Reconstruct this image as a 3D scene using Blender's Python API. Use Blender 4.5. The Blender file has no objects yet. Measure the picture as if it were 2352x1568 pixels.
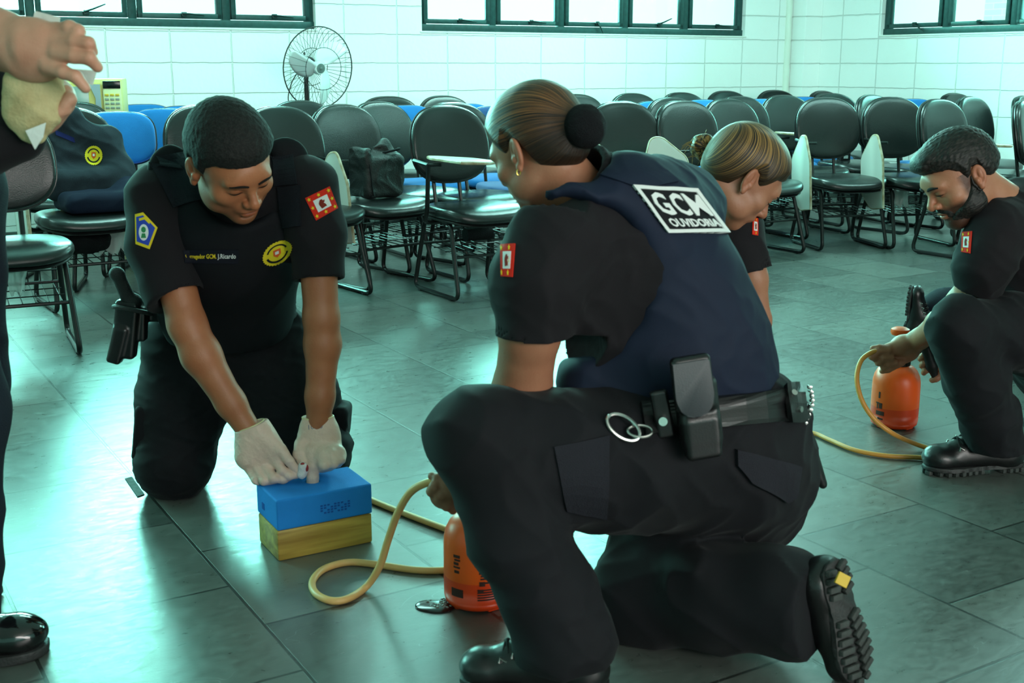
import bpy, bmesh, math, random
import numpy as np
from mathutils import Vector, Matrix, noise as mnoise
random.seed(7)
SC = bpy.context.scene
COL = SC.collection
PI = math.pi

# ------------------------------------------------------------------ camera
CAM_H = 1.12
PITCH = math.radians(12.98)
FOC = 2750.0
cd = bpy.data.cameras.new('camera')
cd.lens = 36.0 * FOC / 2352.0
cd.sensor_width = 36.0
cd.clip_start = 0.05
cd.dof.use_dof = True
cd.dof.focus_distance = 4.6
cd.dof.aperture_fstop = 9.0
cam = bpy.data.objects.new('camera', cd)
COL.objects.link(cam)
cam.location = (0, 0, CAM_H)
cam.rotation_euler = (PI / 2 - PITCH, 0, 0)
SC.camera = cam

# ------------------------------------------------------------------ world, exposure
SC.view_settings.view_transform = 'Standard'
SC.view_settings.look = 'None'
SC.view_settings.gamma = 1
SC.view_settings.use_curve_mapping = False
SC.view_settings.exposure = 0.0
SC.cycles.max_bounces = 8
SC.cycles.diffuse_bounces = 4
SC.cycles.glossy_bounces = 4
SC.cycles.transparent_max_bounces = 12
SC.cycles.caustics_reflective = False
SC.cycles.caustics_refractive = False
SC.cycles.sample_clamp_indirect = 6.0
w = bpy.data.worlds.new('light_source')
SC.world = w
w.use_nodes = True
bg = w.node_tree.nodes['Background']
bg.inputs[0].default_value = (0.62, 1.0, 0.96, 1)
bg.inputs[1].default_value = 2.2

CP, SP = math.cos(PITCH), math.sin(PITCH)
def P(px, py, Y):
    """world point seen at a picture position, at forward distance Y"""
    a = (px - 1176.0) / FOC
    b = (784.0 - py) / FOC
    # ray = forward + a*right + b*up
    ry = CP + b * SP
    rz = -SP + b * CP
    k = Y / ry
    return Vector((a * k, Y, CAM_H + rz * k))
def G(px, py, z=0.0):
    """point on the horizontal plane z seen at a picture position"""
    a = (px - 1176.0) / FOC
    b = (784.0 - py) / FOC
    ry = CP + b * SP
    rz = -SP + b * CP
    k = (z - CAM_H) / rz
    return Vector((a * k, ry * k, z))

# room axes: U runs to the right along the window wall, V runs away to it
UA = math.radians(31.1)
U = Vector((math.cos(UA), math.sin(UA), 0))
V = Vector((-math.sin(UA), math.cos(UA), 0))
WALL_V = 8.05
WALL_U = 7.935
def uv(u, v, z=0.0):
    return U * u + V * v + Vector((0, 0, z))

def light_source(name, loc, direction, sx, sy, power, color):
    l = bpy.data.lights.new(name, 'AREA')
    l.shape = 'RECTANGLE'; l.size = sx; l.size_y = sy
    l.energy = power; l.color = color
    o = bpy.data.objects.new(name, l)
    COL.objects.link(o)
    o.location = loc
    o.rotation_euler = direction.to_track_quat('-Z', 'Z').to_euler()
    return o
TEAL = (0.36, 1.0, 0.88)
PALE = (0.50, 1.0, 0.91)
light_source('daylight_left_window', uv(1.72, WALL_V + .32, 1.98), -V, 3.05, 1.2, 800, TEAL)
light_source('daylight_middle_window', uv(5.64, WALL_V + .32, 1.98), -V, 3.05, 1.2, 760, TEAL)
light_source('daylight_far_left_window', uv(-2.2, WALL_V + .32, 1.98), -V, 3.05, 1.2, 800, TEAL)
light_source('daylight_right_windows', uv(WALL_U + 1.2, 5.4, 2.3), -U + Vector((0, 0, -.25)), 3.4, 1.2, 420, TEAL)
light_source('rear_fill', uv(1.5, -3.3, 1.9), V, 5.0, 1.3, 190, (1.0, .90, .86))  # warm fill added behind the camera, no window seen there
for i, (u_, v_, e_) in enumerate(((-.6, 6.1, 40), (2.2, 6.1, 62), (5.2, 6.1, 100), (6.4, 3.6, 60))):
    light_source('ceiling_fill', uv(u_, v_, 2.9), Vector((0, 0, -1)), 1.3, .5, e_, PALE).rotation_euler = (0, 0, UA)  # unseen overhead fill without fixtures, added to brighten walls, chairs and floor

# ------------------------------------------------------------------ materials
def lin(c):
    c = c / 255.0
    return c / 12.92 if c <= .04045 else ((c + .055) / 1.055) ** 2.4
def rgb(r, g, b):
    return (lin(r), lin(g), lin(b), 1)
MATS = {}
def mat(name, color, rough=.6, metal=0.0, spec=.5, nscale=0, namt=0.0, bump=0.0, bscale=0, coat=0.0, stretch=None, emit=None, sheen=0.0, c2=None, trans=0.0):
    if name in MATS: return MATS[name]
    m = bpy.data.materials.new(name); m.use_nodes = True
    nt = m.node_tree; b = nt.nodes['Principled BSDF']
    b.inputs['Base Color'].default_value = color
    b.inputs['Roughness'].default_value = rough
    b.inputs['Metallic'].default_value = metal
    b.inputs['Specular IOR Level'].default_value = spec if not (rough >= .7 and spec == .5) else .22
    b.inputs['Coat Weight'].default_value = coat
    b.inputs['Sheen Weight'].default_value = sheen
    b.inputs['Transmission Weight'].default_value = trans
    tc = nt.nodes.new('ShaderNodeTexCoord')
    mp = nt.nodes.new('ShaderNodeMapping')
    nt.links.new(tc.outputs['Object'], mp.inputs[0])
    if stretch: mp.inputs['Scale'].default_value = stretch
    if nscale:
        n = nt.nodes.new('ShaderNodeTexNoise'); n.inputs['Scale'].default_value = nscale
        n.inputs['Detail'].default_value = 5
        nt.links.new(mp.outputs[0], n.inputs['Vector'])
        mx = nt.nodes.new('ShaderNodeMix'); mx.data_type = 'RGBA'
        mr = nt.nodes.new('ShaderNodeMapRange')
        mr.inputs[1].default_value = .35; mr.inputs[2].default_value = .65
        nt.links.new(n.outputs[0], mr.inputs[0])
        nt.links.new(mr.outputs[0], mx.inputs[0])
        if c2 is None: c2 = tuple(c * (1 - namt) for c in color[:3]) + (1,)
        mx.inputs[6].default_value = color; mx.inputs[7].default_value = c2
        nt.links.new(mx.outputs[2], b.inputs['Base Color'])
    if bump:
        n2 = nt.nodes.new('ShaderNodeTexNoise'); n2.inputs['Scale'].default_value = bscale or 40
        n2.inputs['Detail'].default_value = 4
        nt.links.new(mp.outputs[0], n2.inputs['Vector'])
        bp = nt.nodes.new('ShaderNodeBump'); bp.inputs['Strength'].default_value = bump
        bp.inputs['Distance'].default_value = .01
        nt.links.new(n2.outputs[0], bp.inputs['Height'])
        nt.links.new(bp.outputs[0], b.inputs['Normal'])
    if emit:
        b.inputs['Emission Color'].default_value = emit; b.inputs['Emission Strength'].default_value = 1
    MATS[name] = m
    return m

def block_wall_mat(name, shift, along=1.0):
    m = bpy.data.materials.new(name); m.use_nodes = True
    nt = m.node_tree; b = nt.nodes['Principled BSDF']; L = nt.links.new
    tc = nt.nodes.new('ShaderNodeTexCoord')
    sp = nt.nodes.new('ShaderNodeSeparateXYZ'); L(tc.outputs['Object'], sp.inputs[0])
    cb = nt.nodes.new('ShaderNodeCombineXYZ')
    ad = nt.nodes.new('ShaderNodeMath'); ad.operation = 'ADD'; ad.inputs[1].default_value = shift
    L(sp.outputs[0], ad.inputs[0]); L(ad.outputs[0], cb.inputs[0])
    az = nt.nodes.new('ShaderNodeMath'); az.operation = 'ADD'; az.inputs[1].default_value = -.14
    L(sp.outputs[2], az.inputs[0]); L(az.outputs[0], cb.inputs[1])
    # slightly wobbly joints
    nz = nt.nodes.new('ShaderNodeTexNoise'); nz.inputs['Scale'].default_value = 9; nz.inputs['Detail'].default_value = 3
    L(tc.outputs['Object'], nz.inputs['Vector'])
    vs = nt.nodes.new('ShaderNodeVectorMath'); vs.operation = 'SCALE'; vs.inputs['Scale'].default_value = .012
    L(nz.outputs['Color'], vs.inputs[0])
    va = nt.nodes.new('ShaderNodeVectorMath'); va.operation = 'ADD'
    L(cb.outputs[0], va.inputs[0]); L(vs.outputs[0], va.inputs[1])
    br = nt.nodes.new('ShaderNodeTexBrick')
    br.offset = 0.0; br.squash = 1.0
    br.inputs['Scale'].default_value = 1.0
    br.inputs['Brick Width'].default_value = .41
    br.inputs['Row Height'].default_value = .2
    br.inputs['Mortar Size'].default_value = .0055
    br.inputs['Mortar Smooth'].default_value = .6
    br.inputs['Color1'].default_value = (.93, .93, .91, 1)
    br.inputs['Color2'].default_value = (.89, .90, .88, 1)
    br.inputs['Mortar'].default_value = (.80, .81, .78, 1)
    L(va.outputs[0], br.inputs['Vector'])
    # faint scuffs
    n2 = nt.nodes.new('ShaderNodeTexNoise'); n2.inputs['Scale'].default_value = 2.3; n2.inputs['Detail'].default_value = 6
    L(tc.outputs['Object'], n2.inputs['Vector'])
    mr = nt.nodes.new('ShaderNodeMapRange'); mr.inputs[1].default_value = .62; mr.inputs[2].default_value = .8
    mr.inputs[4].default_value = .35
    L(n2.outputs[0], mr.inputs[0])
    mx = nt.nodes.new('ShaderNodeMix'); mx.data_type = 'RGBA'
    L(mr.outputs[0], mx.inputs[0]); L(br.outputs['Color'], mx.inputs[6]); mx.inputs[7].default_value = (.80, .82, .76, 1)
    L(mx.outputs[2], b.inputs['Base Color'])
    b.inputs['Roughness'].default_value = .55
    b.inputs['Specular IOR Level'].default_value = .3
    n3 = nt.nodes.new('ShaderNodeTexNoise'); n3.inputs['Scale'].default_value = 28; n3.inputs['Detail'].default_value = 4
    L(tc.outputs['Object'], n3.inputs['Vector'])
    ma = nt.nodes.new('ShaderNodeMath'); ma.operation = 'MULTIPLY_ADD'
    L(br.outputs['Fac'], ma.inputs[0]); ma.inputs[1].default_value = -.75
    mb = nt.nodes.new('ShaderNodeMath'); mb.operation = 'MULTIPLY'; mb.inputs[1].default_value = .22
    L(n3.outputs[0], mb.inputs[0]); L(mb.outputs[0], ma.inputs[2])
    bp = nt.nodes.new('ShaderNodeBump'); bp.inputs['Distance'].default_value = .012; bp.inputs['Strength'].default_value = .9
    L(ma.outputs[0], bp.inputs['Height']); L(bp.outputs[0], b.inputs['Normal'])
    return m

def floor_mat():
    m = bpy.data.materials.new('slate_tiles'); m.use_nodes = True
    nt = m.node_tree; b = nt.nodes['Principled BSDF']; L = nt.links.new
    def N(t, **k):
        n = nt.nodes.new(t)
        for a, v in k.items():
            if a in n.inputs: n.inputs[a].default_value = v
        return n
    def math_(op, a, b_=None, c=None):
        n = nt.nodes.new('ShaderNodeMath'); n.operation = op
        for i, x in enumerate((a, b_, c)):
            if x is None: continue
            if isinstance(x, (int, float)): n.inputs[i].default_value = x
            else: L(x, n.inputs[i])
        return n.outputs[0]
    tc = N('ShaderNodeTexCoord'); sp = N('ShaderNodeSeparateXYZ'); L(tc.outputs['Object'], sp.inputs[0])
    cb = N('ShaderNodeCombineXYZ')
    L(math_('ADD', sp.outputs[1], FLOOR_OFF_V), cb.inputs[0]); L(math_('ADD', sp.outputs[0], FLOOR_OFF_U), cb.inputs[1])
    def brick(c1, c2, mo, size, smooth):
        br = nt.nodes.new('ShaderNodeTexBrick'); br.offset = .5; br.squash = 1.0
        br.inputs['Scale'].default_value = 1.0; br.inputs['Brick Width'].default_value = .44; br.inputs['Row Height'].default_value = .428
        br.inputs['Mortar Size'].default_value = size; br.inputs['Mortar Smooth'].default_value = smooth
        br.inputs['Color1'].default_value = c1; br.inputs['Color2'].default_value = c2; br.inputs['Mortar'].default_value = mo
        L(cb.outputs[0], br.inputs['Vector']); return br
    br = brick((0, 0, 0, 1), (1, 1, 1, 1), (.5, .5, .5, 1), .0042, .2)
    # every tile gets its own cleft pattern: shift the noise by the tile's value
    off = N('ShaderNodeVectorMath'); off.operation = 'SCALE'; off.inputs['Scale'].default_value = 7.3
    L(br.outputs['Color'], off.inputs[0])
    ad = N('ShaderNodeVectorMath'); ad.operation = 'ADD'; L(tc.outputs['Object'], ad.inputs[0]); L(off.outputs[0], ad.inputs[1])
    mp = N('ShaderNodeMapping'); mp.inputs['Scale'].default_value = (1, 2.0, 1); mp.inputs['Rotation'].default_value = (0, 0, 1.25); L(ad.outputs[0], mp.inputs[0])
    fine = N('ShaderNodeTexNoise', Scale=26.0, Detail=9.0, Roughness=.72, Distortion=.25); L(mp.outputs[0], fine.inputs['Vector'])
    mid = N('ShaderNodeTexNoise', Scale=9.0, Detail=4.0, Roughness=.5, Distortion=.0); L(mp.outputs[0], mid.inputs['Vector'])
    big = N('ShaderNodeTexNoise', Scale=1.4, Detail=3.0); L(tc.outputs['Object'], big.inputs['Vector'])
    v = math_('MULTIPLY_ADD', fine.outputs[0], .45, math_('MULTIPLY_ADD', big.outputs[0], .35, math_('MULTIPLY', br.outputs['Color'], .28)))
    cr = N('ShaderNodeValToRGB')
    cr.color_ramp.elements[0].position = .36; cr.color_ramp.elements[0].color = (.046, .054, .049, 1)
    cr.color_ramp.elements[1].position = .76; cr.color_ramp.elements[1].color = (.128, .140, .126, 1)
    L(v, cr.inputs[0])
    mx = nt.nodes.new('ShaderNodeMix'); mx.data_type = 'RGBA'
    L(br.outputs['Fac'], mx.inputs[0]); L(cr.outputs[0], mx.inputs[6]); mx.inputs[7].default_value = (.020, .022, .019, 1)
    # pale scratches
    ms = N('ShaderNodeMapping'); ms.inputs['Scale'].default_value = (1, 4, 1); ms.inputs['Rotation'].default_value = (0, 0, -.7); L(tc.outputs['Object'], ms.inputs[0])
    n4 = N('ShaderNodeTexNoise', Scale=2.6, Detail=2.0, Distortion=1.6); L(ms.outputs[0], n4.inputs['Vector'])
    ab = math_('ABSOLUTE', math_('SUBTRACT', n4.outputs[0], .5))
    n5 = N('ShaderNodeTexNoise', Scale=5.0); L(tc.outputs['Object'], n5.inputs['Vector'])
    sc = N('ShaderNodeMapRange'); sc.inputs[2].default_value = .0035; sc.inputs[3].default_value = .5; sc.inputs[4].default_value = 0; L(ab, sc.inputs[0])
    gate = N('ShaderNodeMapRange'); gate.inputs[1].default_value = .5; gate.inputs[2].default_value = .62; L(n5.outputs[0], gate.inputs[0])
    mx2 = nt.nodes.new('ShaderNodeMix'); mx2.data_type = 'RGBA'
    L(math_('MULTIPLY', sc.outputs[0], gate.outputs[0]), mx2.inputs[0]); L(mx.outputs[2], mx2.inputs[6]); mx2.inputs[7].default_value = (.30, .34, .32, 1)
    L(mx2.outputs[2], b.inputs['Base Color'])
    rr = N('ShaderNodeMapRange'); rr.inputs[1].default_value = .3; rr.inputs[2].default_value = .7; rr.inputs[3].default_value = .25; rr.inputs[4].default_value = .42
    L(fine.outputs[0], rr.inputs[0]); L(rr.outputs[0], b.inputs['Roughness'])
    b.inputs['Specular IOR Level'].default_value = .9
    h = math_('MULTIPLY_ADD', br.outputs['Fac'], -1.0, math_('MULTIPLY_ADD', mid.outputs[0], .7, math_('MULTIPLY', fine.outputs[0], .22)))
    bp = N('ShaderNodeBump'); bp.inputs['Distance'].default_value = .004; bp.inputs['Strength'].default_value = .42
    L(h, bp.inputs['Height']); L(bp.outputs[0], b.inputs['Normal'])
    return m
# joints: along V lines at u = .78 + .415k ; cross joints at v = 1.985 + .44k in the strip u>2.03
FLOOR_OFF_U = -0.735 + .428 * 40
FLOOR_OFF_V = -1.985 + .44 * 40 + 0.0

# ------------------------------------------------------------------ mesh helpers
def link_mesh(name, verts, faces, material=None, parent=None, smooth=True, mats=None, fmat=None):
    me = bpy.data.meshes.new(name)
    me.from_pydata([tuple(v) for v in verts], [], faces)
    me.update()
    if smooth: me.polygons.foreach_set('use_smooth', [True] * len(me.polygons))
    o = bpy.data.objects.new(name, me)
    COL.objects.link(o)
    for m in (mats or [material]):
        if m: me.materials.append(m)
    if fmat is not None: me.polygons.foreach_set('material_index', fmat)
    if parent: o.parent = parent
    return o
def empty(name, loc=(0, 0, 0), rz=0.0, rot=None):
    o = bpy.data.objects.new(name, None)
    o.empty_display_size = .05
    COL.objects.link(o); o.location = loc
    o.rotation_euler = rot if rot is not None else (0, 0, rz)
    return o
def tag(o, label=None, cat=None, group=None, kind=None):
    if label: o['label'] = label
    if cat: o['category'] = cat
    if group: o['group'] = group
    if kind: o['kind'] = kind
    return o
class MB:
    """collects shapes into one mesh"""
    def __init__(s): s.v = []; s.f = []
    def add(s, verts, faces):
        n = len(s.v); s.v += [Vector(v) for v in verts]
        s.f += [tuple(i + n for i in f) for f in faces]; return s
    def box(s, c, size, rot=None, bev=0.0):
        bm = bmesh.new(); bmesh.ops.create_cube(bm, size=1)
        for v in bm.verts: v.co = Vector((v.co.x * size[0], v.co.y * size[1], v.co.z * size[2]))
        if bev > 0: bmesh.ops.bevel(bm, geom=list(bm.edges), offset=bev, segments=2, profile=.5, affect='EDGES')
        R = rot if rot is not None else Matrix.Identity(3)
        vs = [R @ v.co + Vector(c) for v in bm.verts]
        bm.verts.index_update()
        s.add(vs, [[v.index for v in f.verts] for f in bm.faces]); bm.free(); return s
    def tube(s, pts, r, n=10, closed=False, caps=True, flat=None):
        pts = [Vector(p) for p in pts]; N = len(pts)
        rs = r if isinstance(r, (list, tuple)) else [r] * N
        up = None; rings = []
        for i, p in enumerate(pts):
            if closed: t = (pts[(i + 1) % N] - pts[i - 1])
            else: t = (pts[min(i + 1, N - 1)] - pts[max(i - 1, 0)])
            t.normalize()
            if up is None:
                a = Vector((0, 0, 1)) if abs(t.z) < .9 else Vector((1, 0, 0))
                up = (a - t * a.dot(t)).normalized()
            else:
                up = (up - t * up.dot(t)).normalized()
            sd = t.cross(up)
            rings.append([p + (up * math.cos(2 * PI * k / n) + sd * math.sin(2 * PI * k / n)) * rs[i] for k in range(n)])
        vs = [v for rg in rings for v in rg]; fs = []
        for i in range(N if closed else N - 1):
            j = (i + 1) % N
            for k in range(n):
                k2 = (k + 1) % n
                fs.append((i * n + k, i * n + k2, j * n + k2, j * n + k))
        if caps and not closed:
            fs.append(tuple(range(n - 1, -1, -1))); fs.append(tuple((N - 1) * n + k for k in range(n)))
        return s.add(vs, fs)
    def lathe(s, prof, n=32, M=None):
        vs = []; fs = []
        for (r, z) in prof:
            for k in range(n):
                a = 2 * PI * k / n; vs.append(Vector((r * math.cos(a), r * math.sin(a), z)))
        for i in range(len(prof) - 1):
            for k in range(n):
                k2 = (k + 1) % n
                fs.append((i * n + k, i * n + k2, (i + 1) * n + k2, (i + 1) * n + k))
        fs.append(tuple(range(n - 1, -1, -1))); fs.append(tuple((len(prof) - 1) * n + k for k in range(n)))
        if M is not None: vs = [M @ v for v in vs]
        return s.add(vs, fs)
    def prism(s, outline, t, M=None, bev=0.0):
        """outline in xy, extruded in z from -t/2 to t/2"""
        bm = bmesh.new()
        a = [bm.verts.new((x, y, -t / 2)) for x, y in outline]
        b = [bm.verts.new((x, y, t / 2)) for x, y in outline]
        N = len(a)
        bm.faces.new(a[::-1]); bm.faces.new(b)
        for i in range(N): bm.faces.new((a[i], a[(i + 1) % N], b[(i + 1) % N], b[i]))
        if bev:
            es = [e for e in bm.edges if abs(e.verts[0].co.z - e.verts[1].co.z) < 1e-6]
            bmesh.ops.bevel(bm, geom=es, offset=bev, segments=2, profile=.5, affect='EDGES')
        bm.verts.index_update()
        vs = [v.co.copy() for v in bm.verts]
        if M is not None: vs = [M @ v for v in vs]
        s.add(vs, [[v.index for v in f.verts] for f in bm.faces]); bm.free(); return s
    def build(s, name, material, parent=None, smooth=True, auto=40):
        o = link_mesh(name, s.v, s.f, material, parent, smooth)
        if smooth and auto:
            me = o.data; bm = bmesh.new(); bm.from_mesh(me)
            bmesh.ops.recalc_face_normals(bm, faces=list(bm.faces))
            th = math.radians(auto)
            for e in bm.edges:
                if len(e.link_faces) == 2 and e.link_faces[0].normal.angle(e.link_faces[1].normal, 0) > th: e.smooth = False
            bm.to_mesh(me); bm.free()
        return o
def catmull(pts, n=8, closed=False):
    pts = [Vector(p) for p in pts]; out = []; N = len(pts)
    rng = range(N if closed else N - 1)
    for i in rng:
        if closed: p0, p1, p2, p3 = pts[i - 1], pts[i], pts[(i + 1) % N], pts[(i + 2) % N]
        else: p0, p1, p2, p3 = pts[max(i - 1, 0)], pts[i], pts[i + 1], pts[min(i + 2, N - 1)]
        for k in range(n):
            t = k / n
            out.append(.5 * ((2 * p1) + (-p0 + p2) * t + (2 * p0 - 5 * p1 + 4 * p2 - p3) * t * t + (-p0 + 3 * p1 - 3 * p2 + p3) * t ** 3))
    if not closed: out.append(pts[-1])
    return out
def rounded(pts, r, n=5):
    """round the corners of a polyline"""
    pts = [Vector(p) for p in pts]; out = [pts[0]]
    for i in range(1, len(pts) - 1):
        a, b, c = pts[i - 1], pts[i], pts[i + 1]
        d1 = (a - b).normalized(); d2 = (c - b).normalized()
        q = min(r, (a - b).length * .49, (c - b).length * .49)
        p, s_ = b + d1 * q, b + d2 * q
        for k in range(n + 1):
            t = k / n; out.append(p * (1 - t) ** 2 + b * 2 * t * (1 - t) + s_ * t * t)
    out.append(pts[-1]); return out
def copy_tree(o, parent=None):
    c = o.copy(); COL.objects.link(c)
    if parent: c.parent = parent; c.matrix_parent_inverse = o.matrix_parent_inverse.copy()
    for ch in list(o.children): copy_tree(ch, c)
    return c
def cushion(outline, t, dome, fn, name, material, parent, rings=7, edge=.35):
    """padded pad: outline polygon in local xy, thickness t, domed top, mapped by fn(x,y,z)"""
    N = len(outline); vs = []; fs = []
    cx = sum(p[0] for p in outline) / N; cy = sum(p[1] for p in outline) / N
    prof = [(.90, -t / 2), (.975, -t / 2 + t * .10), (1.0, -t * .15), (1.0, t * .12), (.975, t * .36), (.93, t * .47)]
    for k in range(1, rings + 1):
        q = .93 * (1 - k / (rings + .0)) if k < rings else .04
        prof.append((max(q, .04), t * .47 + dome * (1 - (q / .93) ** 2)))
    for (s_, z) in prof:
        for (x, y) in outline: vs.append(fn(cx + (x - cx) * s_, cy + (y - cy) * s_, z))
    R = len(prof)
    for i in range(R - 1):
        for k in range(N):
            k2 = (k + 1) % N
            fs.append((i * N + k, i * N + k2, (i + 1) * N + k2, (i + 1) * N + k))
    fs.append(tuple(range(N - 1, -1, -1))); fs.append(tuple((R - 1) * N + k for k in range(N)))
    return link_mesh(name, vs, fs, material, parent)
def text_mesh(txt, size, depth=.0006, bold=0.0, font_stretch=1.0):
    cu = bpy.data.curves.new('t', 'FONT'); cu.body = txt; cu.size = size; cu.extrude = depth
    cu.align_x = 'CENTER'; cu.align_y = 'CENTER'; cu.offset = bold; cu.resolution_u = 2
    o = bpy.data.objects.new('t', cu); COL.objects.link(o)
    dg = bpy.context.evaluated_depsgraph_get()
    me = bpy.data.meshes.new_from_object(o.evaluated_get(dg))
    vs = [v.co.copy() for v in me.vertices]; fs = [tuple(p.vertices) for p in me.polygons]
    bpy.data.objects.remove(o); bpy.data.curves.remove(cu); bpy.data.meshes.remove(me)
    for v in vs: v.x *= font_stretch
    return vs, fs
# ================================================================== ROOM
M_block = block_wall_mat('painted_block_wall', -0.0)
def wall_obj(name, boxes, origin, rz, m):
    mb = MB()
    for (x0, x1, y0, y1, z0, z1) in boxes:
        mb.box(((x0 + x1) / 2, (y0 + y1) / 2, (z0 + z1) / 2), (x1 - x0, y1 - y0, z1 - z0))
    o = mb.build(name, m, smooth=False); o.location = origin; o.rotation_euler = (0, 0, rz)
    o['kind'] = 'structure'; return o
SILL = 1.365; HEAD = 2.565; TOP = 3.0
W1 = (0.168, 3.268); W2 = (4.09, 7.19); W0 = (-3.75, -0.65)
# back wall: local x = u, local y = v - WALL_V
bx = [(-5, WALL_U + .2, 0, .16, 0, SILL), (-5, WALL_U + .2, 0, .16, HEAD, TOP)]
for a, b_ in ((-5, W0[0]), (W0[1], W1[0]), (W1[1], W2[0]), (W2[1], WALL_U + .2)): bx.append((a, b_, 0, .16, SILL, HEAD))
M_back = block_wall_mat('painted_block_back', -2.255 + .41 * 20)
wall_obj('wall_back', bx, uv(0, WALL_V), UA, M_back)
# right wall: local x = -v direction
M_right = block_wall_mat('painted_block_right', -(8.05 - 7.645) + .41 * 20)
W3 = (8.05 - 7.22, 8.05 - 7.22 + 3.1)
bx = [(-.2, 12, -.16, 0, 0, SILL), (-.2, 12, -.16, 0, HEAD, TOP), (-.2, W3[0], -.16, 0, SILL, HEAD), (W3[1], 12, -.16, 0, SILL, HEAD)]
o = wall_obj('wall_right', [(a, b_, -d, -c, e, f) for a, b_, c, d, e, f in bx], uv(WALL_U, 8.05), UA - PI / 2, M_right)
# left and front walls close the room
wall_obj('wall_left', [(0, 12, -.16, 0, 0, TOP)], uv(-5, 8.05), UA - PI / 2, M_block)
bx = [(-5, WALL_U, -.16, 0, 0, 1.2), (-5, WALL_U, -.16, 0, 2.6, TOP), (-5, -1.2, -.16, 0, 1.2, 2.6), (4.2, WALL_U, -.16, 0, 1.2, 2.6)]
wall_obj('wall_front', bx, uv(0, -3.6), UA, M_block)
# column in the corner
mb = MB(); mb.box((0.1, -.08, TOP / 2), (.2, .16, TOP), bev=.004)
o = mb.build('trim_1', M_right, smooth=False); o.location = uv(WALL_U - .2, WALL_V); o.rotation_euler = (0, 0, UA); o['kind'] = 'structure'
mb = MB(); mb.tube([(0, 0, 0), (0, 0, TOP)], .028, 12)
o = mb.build('trim_2', mat('white_pipe', rgb(232, 234, 222), .5, nscale=3, namt=.06)); o.location = uv(WALL_U - .255, WALL_V - .012); o['kind'] = 'structure'
# floor and ceiling
mb = MB(); mb.box((1.5, 2.2, -.05), (13.4, 12.2, .1))
o = mb.build('floor', floor_mat(), smooth=False); o.rotation_euler = (0, 0, UA); o['kind'] = 'structure'
mb = MB(); mb.box((1.5, 2.2, TOP + .05), (13.4, 12.2, .1))
o = mb.build('ceiling', mat('ceiling_paint', rgb(225, 228, 222), .8, nscale=2, namt=.04), smooth=False); o.rotation_euler = (0, 0, UA); o['kind'] = 'structure'
# dark baseboard strip of slate along the walls
M_skirt = mat('slate_skirting', rgb(92, 104, 100), .45, nscale=8, namt=.4)
mb = MB(); mb.box((1.35, -.008, .05), (12.7, .016, .1), bev=.003)
o = mb.build('baseboard_back', M_skirt, smooth=False); o.location = uv(0, WALL_V); o.rotation_euler = (0, 0, UA); o['kind'] = 'structure'
mb = MB(); mb.box((5.7, -.008, .05), (11.0, .016, .1), bev=.003)
o = mb.build('baseboard_right', M_skirt, smooth=False); o.location = uv(WALL_U, WALL_V); o.rotation_euler = (0, 0, UA - PI / 2); o['kind'] = 'structure'

# windows
M_frame = mat('dark_green_aluminium', rgb(40, 78, 76), .42, .35, nscale=30, namt=.25)
M_gasket = mat('black_gasket', rgb(14, 20, 20), .6)
def glass_mat():
    m = bpy.data.materials.new('window_glass'); m.use_nodes = True
    nt = m.node_tree; nt.nodes.clear(); L = nt.links.new
    out = nt.nodes.new('ShaderNodeOutputMaterial')
    t = nt.nodes.new('ShaderNodeBsdfTransparent'); t.inputs[0].default_value = (.86, .97, .95, 1)
    g = nt.nodes.new('ShaderNodeBsdfGlossy'); g.inputs['Roughness'].default_value = .03
    f = nt.nodes.new('ShaderNodeFresnel'); f.inputs[0].default_value = 1.45
    mx = nt.nodes.new('ShaderNodeMixShader'); L(f.outputs[0], mx.inputs[0]); L(t.outputs[0], mx.inputs[1]); L(g.outputs[0], mx.inputs[2])
    L(mx.outputs[0], out.inputs[0]); return m
M_glass = glass_mat()
M_handle = mat('window_handle_metal', rgb(30, 56, 54), .4, .5)
def make_window(name, width, n, origin, rz, label, handles):
    """local x along the wall, y outward"""
    root = empty(name, origin, rz); tag(root, kind='structure')
    H = HEAD - SILL; fw = .05; d0 = .03
    mb = MB()
    mb.box((width / 2, d0 + .03, fw / 2), (width, .06, fw), bev=.003); mb.box((width / 2, d0 + .03, H - fw / 2), (width, .06, fw), bev=.003)
    pitch = width / n
    for i in range(n + 1):
        x = min(max(i * pitch, .03), width - .03)
        mb.box((x, d0 + .034, H / 2), (.055, .05, H - .02), bev=.003)
    mb.build('window_frame', M_frame, root, auto=30)
    g = MB()
    for i in range(n):
        x0, x1 = i * pitch + .032, (i + 1) * pitch - .032
        s = MB(); b = .034
        for (cx, cz, sx, sz) in (((x0 + x1) / 2, fw + .004 + b / 2, x1 - x0, b), ((x0 + x1) / 2, H - fw - b / 2, x1 - x0, b), (x0 + b / 2, H / 2, b, H - 2 * fw - .01), (x1 - b / 2, H / 2, b, H - 2 * fw - .01)):
            s.box((cx, d0 + .022, cz), (sx, .046, sz), bev=.004)
        fr = s.build('sash', M_frame, root, auto=30)
        g = MB(); g.box(((x0 + x1) / 2, d0 + .03, H / 2), (x1 - x0 - .05, .005, H - .15)); g.build('pane', M_glass, fr, smooth=False)
        a = handles[i % len(handles)]
        h = MB(); hx = (x0 + x1) / 2 + .02; hz = fw + .03
        h.box((hx, d0 - .008, hz), (.035, .02, .03), bev=.003)
        ca, sa = math.cos(a), math.sin(a)
        h.tube([(hx - .012, d0 - .02, hz + .004), (hx + .04 * ca, d0 - .024, hz + .004 + .04 * sa), (hx + .13 * ca, d0 - .02, hz + .13 * sa)], [.007, .006, .004], 8)
        h.build('handle', M_handle, root)
    return root
make_window('window_1', 3.1, 5, uv(W1[0], WALL_V, SILL), UA, '', [-.03, .03, .42, -.03, -.05])
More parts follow.
